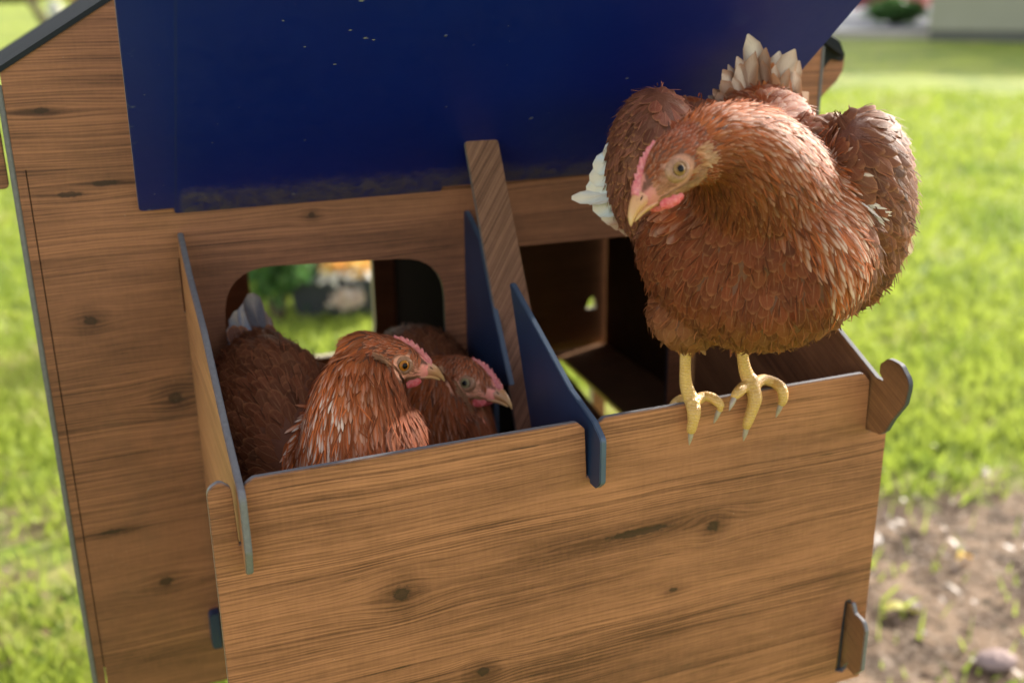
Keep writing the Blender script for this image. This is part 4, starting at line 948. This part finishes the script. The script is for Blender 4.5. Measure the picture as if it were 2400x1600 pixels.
# seen through the coop: a bush and a dark planter full of yellow and cream flowers
g = G(640, 735); stemmed('bush', (g.x, g.y, -1), (.22, .22, .30), 2600, .022, m_bush, 'green bush on the lawn, seen through the left nest opening', 'bush', 5, .30)
pc = G(795, 712); pl_ = tag(empty('planter', (pc.x, pc.y, -1)), 'dark planter with yellow and cream flowers, seen through the left nest opening', 'planter')
bm = bmesh.new(); w1, w2, hh = .17, .20, .155; ang = -.37; ca_, sa_ = math.cos(ang), math.sin(ang)
def tr_(q): return Vector((pc.x + q[0] * ca_ - q[1] * sa_, pc.y + q[0] * sa_ + q[1] * ca_, -1 + q[2]))
outer_ = [[bm.verts.new(tr_((sx * w, sy * w * .8, z_))) for sx, sy in ((-1, -1), (1, -1), (1, 1), (-1, 1))] for w, z_ in ((w1, 0), (w2, hh), (w2 + .012, hh), (w2 + .012, hh + .02), (w2 - .015, hh + .02), (w2 - .02, hh - .05))]
for i in range(len(outer_) - 1):
    for k in range(4): bm.faces.new((outer_[i][k], outer_[i][(k + 1) % 4], outer_[i + 1][(k + 1) % 4], outer_[i + 1][k]))
bm.faces.new(outer_[-1]); bm.faces.new(outer_[0][::-1]); bmesh.ops.recalc_face_normals(bm, faces=bm.faces[:])
from_bm('box', bm, plain('planter_dark', (.03, .032, .04), .5, .4), pl_)
q = tr_((.03, -.06, .195)); leafy('yellow_flowers', q, (.15, .12, .055), 900, .018, blade_mat('yellow_petals', (.75, .48, .10), (.80, .60, .22), (.80, .30, .05), .3), parent=pl_, seed=8)
q = tr_((.04, -.175, .10)); leafy('cream_flowers', q, (.09, .04, .05), 420, .018, blade_mat('cream_petals', (.62, .45, .36), (.70, .58, .46), (.75, .66, .60), .3), parent=pl_, seed=9)
q = tr_((.05, -.12, .18)); leafy('white_flowers', q, (.20, .10, .04), 260, .016, blade_mat('white_petals', (.70, .66, .58), (.76, .72, .64), (.8, .78, .7), .3), parent=pl_, seed=10)
# pale shell-like stone and a yellow leaf on the soil
bm = bmesh.new(); g = G(2285, 1530); ellipsoid(bm, Vector((g.x, g.y, -.985)), [Vector((.040, -.012, 0)), Vector((.010, .028, 0)), Vector((0, 0, .017))], 28)
for v in bm.verts: v.co.z += .002 * math.sin(v.co.x * 240) * math.sin(v.co.y * 190)
tag(from_bm('stone', bm, plain('pale_stone', (.27, .20, .185), .8, .15, .2, 90, .002), None, True), 'pale pinkish oval stone lying on the bare soil', 'stone')
def leaf_thing(px, py, col, label, sc=.035, a=.3):
    g = G(px, py); bm = bmesh.new(); N_ = 9; L_ = []; R_ = []; C_ = []
    for i in range(N_):
        t = i / (N_ - 1); w = sc * .42 * math.sin(math.pi * t) ** .8; z = -.985 + .010 * math.sin(t * 5); cx = g.x + (t - .5) * 2 * sc * math.cos(a); cy = g.y + (t - .5) * 2 * sc * math.sin(a)
        L_.append(bm.verts.new((cx - math.sin(a) * w, cy + math.cos(a) * w, z + .008 * w / sc))); R_.append(bm.verts.new((cx + math.sin(a) * w, cy - math.cos(a) * w, z + .012 * w / sc))); C_.append(bm.verts.new((cx, cy, z - .003)))
    for i in range(N_ - 1): bm.faces.new((L_[i], L_[i + 1], C_[i + 1], C_[i])); bm.faces.new((C_[i], C_[i + 1], R_[i + 1], R_[i]))
    bmesh.ops.solidify(bm, geom=bm.faces[:], thickness=.0008)
    tag(from_bm('leaf', bm, plain('leaf_' + label[:6], col, .6, .3, .2, 60), None, True), label, 'leaf')
leaf_thing(2215, 1290, (.62, .42, .04), 'bright yellow fallen leaf on the soil, above the pale stone', .030, .2)
leaf_thing(2070, 1412, (.50, .46, .10), 'yellow-green fallen leaf on the soil beside the lower right of the nest box', .045, -.2)
leaf_thing(2020, 662, (.70, .25, .06), 'small orange leaf on the lawn just right of the standing hen', .03, .4)
# house, kerb and planting at the far right
def blk(name, quad, z0, z1, mat, parent=None):
    bm = bmesh.new(); a = [bm.verts.new((x_, y_, z0)) for x_, y_ in quad]; c = [bm.verts.new((x_, y_, z1)) for x_, y_ in quad]; n_ = len(quad)
    bm.faces.new(a[::-1]); bm.faces.new(c)
    for i in range(n_): bm.faces.new((a[i], a[(i + 1) % n_], c[(i + 1) % n_], c[i]))
    bmesh.ops.recalc_face_normals(bm, faces=bm.faces[:]); return from_bm(name, bm, mat, parent)
A_ = G(2128, 96); B_ = G(2420, 100); dv = (B_ - A_); dv.z = 0; dvn = dv.normalized(); bkv = Vector((-dvn.y, dvn.x, 0))
if bkv.dot(AF) < 0: bkv = -bkv
house = tag(empty('house', (A_.x, A_.y, -1)), 'beige walled house behind the lawn at the upper right', 'house')
e1_ = A_ + dvn * 12
qd = lambda a, b_, off0, off1: [((a + bkv * off0).x, (a + bkv * off0).y), ((b_ + bkv * off0).x, (b_ + bkv * off0).y), ((b_ + bkv * off1).x, (b_ + bkv * off1).y), ((a + bkv * off1).x, (a + bkv * off1).y)]
mb = NB('siding'); pz = mb.dot(mb.geo(), (0, 0, 1)); sw = mb.M('FRACT', mb.M('MULTIPLY', pz, 5.5)); mb.bump(sw, .02); m_siding = mb.fin(mb.mix(mb.noise(mb.geo(), 2, 3), (.27, .27, .205), (.32, .315, .25)), .7, .3)
blk('wall', qd(A_, e1_, .05, 8), -.80, 2.0, m_siding, house)
blk('foundation', qd(A_ + dvn * .03, e1_ - dvn * .03, .12, 7.9), -1.0, -.80, plain('foundation_grey', (.12, .12, .11), .9, .2), house)
bm = bmesh.new(); p0, p1, p2, p3 = [Vector((x_, y_, 2.0)) for x_, y_ in qd(A_ - dvn * .3, e1_ + dvn * .3, -.35, 8.4)]; r0 = (p0 + p3) / 2 + Vector((0, 0, 1.6)); r1 = (p1 + p2) / 2 + Vector((0, 0, 1.6))
vs = [bm.verts.new(v) for v in (p0, p1, p2, p3, r0, r1)]
for f in ((0, 1, 5, 4), (2, 3, 4, 5), (0, 4, 3), (1, 2, 5), (0, 3, 2, 1)): bm.faces.new([vs[i] for i in f])
from_bm('roof', bm, plain('roof_tiles', (.12, .09, .08), .8, .3), house)
for k_ in (.3, .7):
    wc = A_ + dv.normalized() * (12 * k_); fr_ = blk('window', qd(wc - dvn * .6, wc + dvn * .6, .0, .06), .0, 1.2, plain('window_white', (.6, .6, .58), .5, .4), house)
    gl = blk('pane', qd(wc - dvn * .52, wc + dvn * .52, -.01, .0), .08, 1.12, plain('window_glass', (.03, .04, .05), .05, .6), None); gl.parent = fr_
k0 = G(1960, 88); k1 = G(2125, 90)
d_ = (k1 - k0).normalized(); tag(blk('kerb', qd(k0 - d_ * 3, k1 + d_ * .5, -.1, .6), -1.0, -.86, plain('concrete', (.36, .33, .29), .85, .2, .15, 8)), 'low pale concrete edging left of the beige house', 'kerb')
drv = blk('driveway', qd(k0 - d_ * 9, k1 - d_ * .2, .7, 22), -1.02, -.985, plain('driveway_grey', (.10, .115, .14), .9, .15, .15, 4)); tag(drv, kind='structure')
g = G(2056, 58); stemmed('shrub', (g.x, g.y, -1), (.95, .8, .36), 4200, .06, m_bush, 'low dark green shrub behind the concrete edging left of the house', 'shrub', 12, .34)
m_pink = blade_mat('pink_petals', (.42, .10, .12), (.55, .20, .22), (.60, .32, .32), .3)
g2 = G(2046, 42); stemmed('flowering_shrub', (g2.x, g2.y, -1), (1.9, 1.2, .62), 5200, .08, m_pink, 'pinkish red flowering shrub behind the low green shrub', 'shrub', 14, .62)
# top left: young leaning tree, pale rock, dry bush
tb_ = G(122, 76); tp_ = tb_ + (-AR) * 1.15 + Vector((0, 0, 1.9)); tree = tag(empty('tree', (tb_.x, tb_.y, -1)), 'slender leaning tree beyond the left roof edge', 'tree')
bm = bmesh.new(); loft(bm, [(Vector((tb_.x, tb_.y, -1.05)), .13, .13), (tb_.lerp(tp_, .35), .095, .095), (tb_.lerp(tp_, .7), .08, .08), (tp_, .06, .06), (tp_ + Vector((.1, 0, 1.2)), .02, .02)], (1, .2, 0), 12, 4)
for k_ in range(6):
    a = k_ * 1.1; b0 = tb_.lerp(tp_, .5 + k_ * .09); loft(bm, [(b0, .05, .05), (b0 + Vector((math.cos(a) * .5, math.sin(a) * .5, .35)), .03, .03), (b0 + Vector((math.cos(a) * 1.1, math.sin(a) * 1.1, 1.0)), .01, .01)], (1, .2, 0), 8, 3)
from_bm('trunk', bm, m_bark, tree, True)
leafy('crown', (tp_.x, tp_.y, tp_.z + .9), (1.7, 1.7, 1.1), 5000, .07, blade_mat('tree_leaves', (.05, .07, .02), (.14, .13, .05), (.22, .20, .08), .3), parent=tree, seed=21, shell=.3)
g = G(130, 42); bm = bmesh.new(); ellipsoid(bm, Vector((g.x, g.y, -.85)), [AR * .30, Vector((0, .35, 0)), Vector((0, 0, .42))], 20)
for v in bm.verts: v.co += Vector((0, 0, .05 * math.sin(v.co.x * 9) * math.sin(v.co.y * 7)))
tag(from_bm('rock', bm, plain('rock_pale', (.50, .48, .42), .8, .2, .2, 6), None, True), 'pale rounded rock on the far lawn right of the leaning tree', 'rock')
g = G(200, 38); stemmed('dry_bush', (g.x, g.y, -1), (.75, .7, .55), 2600, .06, blade_mat('dry_leaves', (.26, .16, .07), (.42, .28, .13), (.55, .40, .24), .3), 'tan dry bush on the far lawn, close above the left roof edge', 'bush', 31, .6)
g = G(90, 4); hb = stemmed('hedge', (g.x - 2, g.y, -1), (9, 2.2, 1.4), 9000, .20, m_bush, 'long dark hedge at the far end of the left lawn', 'hedge', 33, 1.2)
